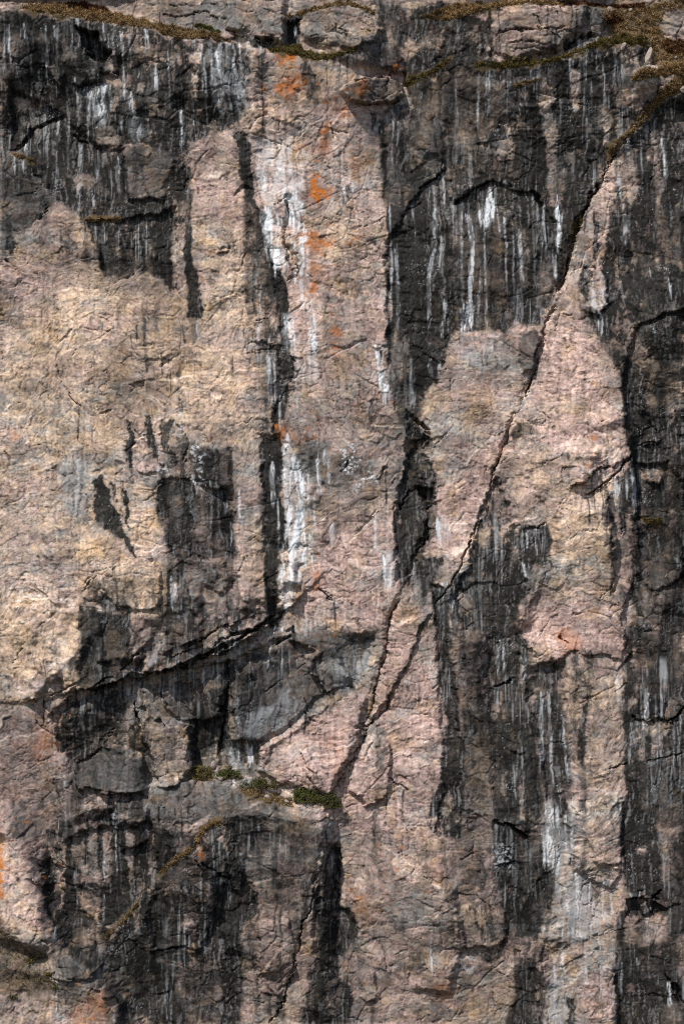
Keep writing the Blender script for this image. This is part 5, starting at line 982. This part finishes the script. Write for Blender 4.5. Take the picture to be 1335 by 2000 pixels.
def grid_mesh(name, q):
    used, inv = np.unique(q.ravel(), return_inverse=True)
    me = bpy.data.meshes.new(name); nq = len(q)
    me.vertices.add(len(used)); me.vertices.foreach_set("co", COf[used].ravel())
    me.loops.add(nq * 4); me.loops.foreach_set("vertex_index", inv.astype(np.int32).ravel())
    me.polygons.add(nq); me.polygons.foreach_set("loop_start", np.arange(0, nq * 4, 4, dtype=np.int32))
    me.polygons.foreach_set("loop_total", np.full(nq, 4, np.int32))
    me.update(calc_edges=True)
    for an, src in (("crust", CRf), ("mineral", MIf)):
        at = me.attributes.new(an, 'FLOAT_COLOR', 'POINT'); at.data.foreach_set("color", src[used].ravel())
    me.polygons.foreach_set("use_smooth", np.ones(nq, bool))
    me.materials.append(ROCK)
    return me
cliff = bpy.data.objects.new("cliff", grid_mesh("cliff", quad[fid == 0])); COL.objects.link(cliff)
cliff["kind"] = "structure"; cliff["label"] = "sheer gneiss cliff face streaked with black water stains"
for k, (n, l, p) in enumerate(REGION):
    q = quad[fid == k + 1]
    if len(q) == 0: continue
    o = bpy.data.objects.new(n, grid_mesh(n, q)); COL.objects.link(o); o.parent = cliff; o["label"] = l

# ------------------------------------------------------------------ plants and stones standing on it
GXn = np.gradient(H, axis=1); GYn = np.gradient(H, axis=0)
def surf(u, v):                                      # point on the wall
    j = int(np.clip(np.searchsorted(PX, u), 0, NX - 1)); i = int(np.clip(np.searchsorted(PY, v), 0, NY - 1))
    return np.array([wx(u), -H[i, j], wz(v)])
def surfs(u, v):
    j = np.clip(np.searchsorted(PX, u), 1, NX - 2); i = np.clip(np.searchsorted(PY, v), 1, NY - 2)
    return np.stack([wx(u), -H[i, j], wz(v)], -1)
def tri_mesh(name, verts, tris, m):
    me = bpy.data.meshes.new(name); n = len(tris)
    me.vertices.add(len(verts)); me.vertices.foreach_set("co", verts.astype(np.float32).ravel())
    me.loops.add(n * 3); me.loops.foreach_set("vertex_index", tris.astype(np.int32).ravel())
    me.polygons.add(n); me.polygons.foreach_set("loop_start", np.arange(0, n * 3, 3, dtype=np.int32)); me.polygons.foreach_set("loop_total", np.full(n, 3, np.int32))
    me.update(calc_edges=True); me.materials.append(m); return me
R = np.random.RandomState(5)
def inside(p, n):
    a = np.array(p); lo, hi = a.min(0), a.max(0); out = np.zeros((0, 2))
    while len(out) < n:
        q = R.uniform(lo - 3, hi + 3, (n * 3, 2)); q[:, 1] += 0
        sd = poly_sd(p, q[:, 0].astype(np.float32), q[:, 1].astype(np.float32))
        nz = 5 * np.sin(q[:, 0] / 6.3 + q[:, 1] / 9.1) * np.sin(q[:, 0] / 11.7 - q[:, 1] / 5.3) + R.normal(0, 1.2, len(q))
        out = np.concatenate([out, q[sd + nz * .5 > 1.2]])
    return out[:n]
for l, pal, h, n, p in GRASS:
    n = int(n * .75)
    q = inside(p, n); root = surfs(q[:, 0], q[:, 1])
    tuft = np.sin(q[:, 0] / 4.1 + 1.3 * np.sin(q[:, 1] / 3.7)) * np.sin(q[:, 1] / 3.3 + np.sin(q[:, 0] / 6.1))
    ln = h * (.6 + .45 * tuft + .6 * R.rand(n) ** 2)
    d = np.stack([R.normal(0, .55, n), -np.abs(R.normal(.45, .45, n)), .8 + R.normal(0, .3, n)], -1)
    d /= np.linalg.norm(d, axis=1)[:, None]
    side = np.cross(d, R.normal(0, 1, (n, 3))); side /= np.linalg.norm(side, axis=1)[:, None] + 1e-6
    wd = R.uniform(.018, .045, n)[:, None]; root[:, 1] -= .12 * np.maximum(tuft, 0); root[:, 2] += .05 * tuft
    root = root - d * .05
    tip = root + d * ln[:, None] + np.stack([np.zeros(n), np.zeros(n), -.25 * ln], -1)
    v = np.stack([root - side * wd, root + side * wd, tip], 1).reshape(-1, 3)
    o = bpy.data.objects.new("grass_patch", tri_mesh("grass_patch", v, np.arange(3 * n).reshape(-1, 3), LEAF[pal])); COL.objects.link(o)
    o["kind"] = "stuff"; o["label"] = l; o["category"] = "grass"; o["group"] = "grass on the cliff ledges"
for l, u, v, ru, rv, pal, n in SHRUB:
    base = surf(u, v + rv * .6)
    root = bpy.data.objects.new("dwarf_shrub", None); COL.objects.link(root); root.location = base
    root["label"] = l; root["category"] = "shrub"; root["group"] = "dwarf shrubs on the ledges"
    a, b = ru * S, rv * S * 1.1
    # leaves gathered on many small sprays through a lumpy dome
    ns = max(12, n // 45); th = R.uniform(0, 2 * np.pi, ns); ph = np.arccos(R.uniform(-.15, 1, ns)); rr = R.uniform(.55, 1.05, ns)
    tips = np.stack([a * np.sin(ph) * np.cos(th), .75 * a * np.sin(ph) * np.sin(th) * .8, 2 * b * np.cos(ph) * .85], -1) * rr[:, None]
    c = tips[R.randint(0, ns, n)] * R.uniform(.75, 1.0, n)[:, None] + R.normal(0, .085, (n, 3))
    c[:, 2] = np.maximum(c[:, 2], .02)
    d = R.normal(0, 1, (n, 3)); d[:, 2] += .6; d /= np.linalg.norm(d, axis=1)[:, None]
    sd_ = np.cross(d, R.normal(0, 1, (n, 3))); sd_ /= np.linalg.norm(sd_, axis=1)[:, None]
    L = R.uniform(.05, .11, n)[:, None]
    vv = np.stack([c - sd_ * L * .4, c + sd_ * L * .4, c + d * L], 1).reshape(-1, 3)
    o = bpy.data.objects.new("foliage", tri_mesh("foliage", vv, np.arange(3 * n).reshape(-1, 3), LEAF[pal])); COL.objects.link(o); o.parent = root
    tv, tt = [], []
    for e in tips:
        s0 = np.array([R.normal(0, .1 * a), R.normal(0, .05), -.05]); dd = e - s0; sx = np.cross(dd, [0, 1, .2]); sx /= np.linalg.norm(sx) + 1e-6; sy = np.cross(dd, sx); sy /= np.linalg.norm(sy) + 1e-6
        i0 = len(tv)
        for q in range(3):
            an = q * 2.094; tv.append(s0 + .016 * (math.cos(an) * sx + math.sin(an) * sy))
        tv.append(e)
        tt += [(i0, i0 + 1, i0 + 3), (i0 + 1, i0 + 2, i0 + 3), (i0 + 2, i0, i0 + 3)]
    o = bpy.data.objects.new("stems", tri_mesh("stems", np.array(tv), np.array(tt), TWIG)); COL.objects.link(o); o.parent = root
import bmesh
for k, (l, u, v, a, b, tilt) in enumerate(STONE):
    bm = bmesh.new(); bmesh.ops.create_icosphere(bm, subdivisions=3, radius=1)
    rs = np.random.RandomState(100 + k); pl = rs.normal(0, 1, (14, 3)); pl /= np.linalg.norm(pl, axis=1)[:, None]; of = rs.uniform(.55, .85, 14)
    for vt in bm.verts:
        p = np.array(vt.co)
        for n_, o_ in zip(pl, of):                   # chip flats off the pebble
            e = p @ n_ - o_
            if e > 0: p = p - n_ * e * .9
        p = p + rs.normal(0, .02, 3)
        vt.co = (p[0] * a * S * 1.15, p[1] * min(a, b) * S, p[2] * b * S * 1.15)
    me = bpy.data.meshes.new("loose_stone"); bm.to_mesh(me); bm.free(); me.materials.append(STONEM)
    o = bpy.data.objects.new("loose_stone", me); COL.objects.link(o)
    s_ = surf(u, v); o.location = (s_[0], s_[1] - min(a, b) * S * .45, s_[2]); o.rotation_euler = (0, tilt, 0)
    o["label"] = l; o["category"] = "stone"; o["group"] = "loose stones on the ledges"
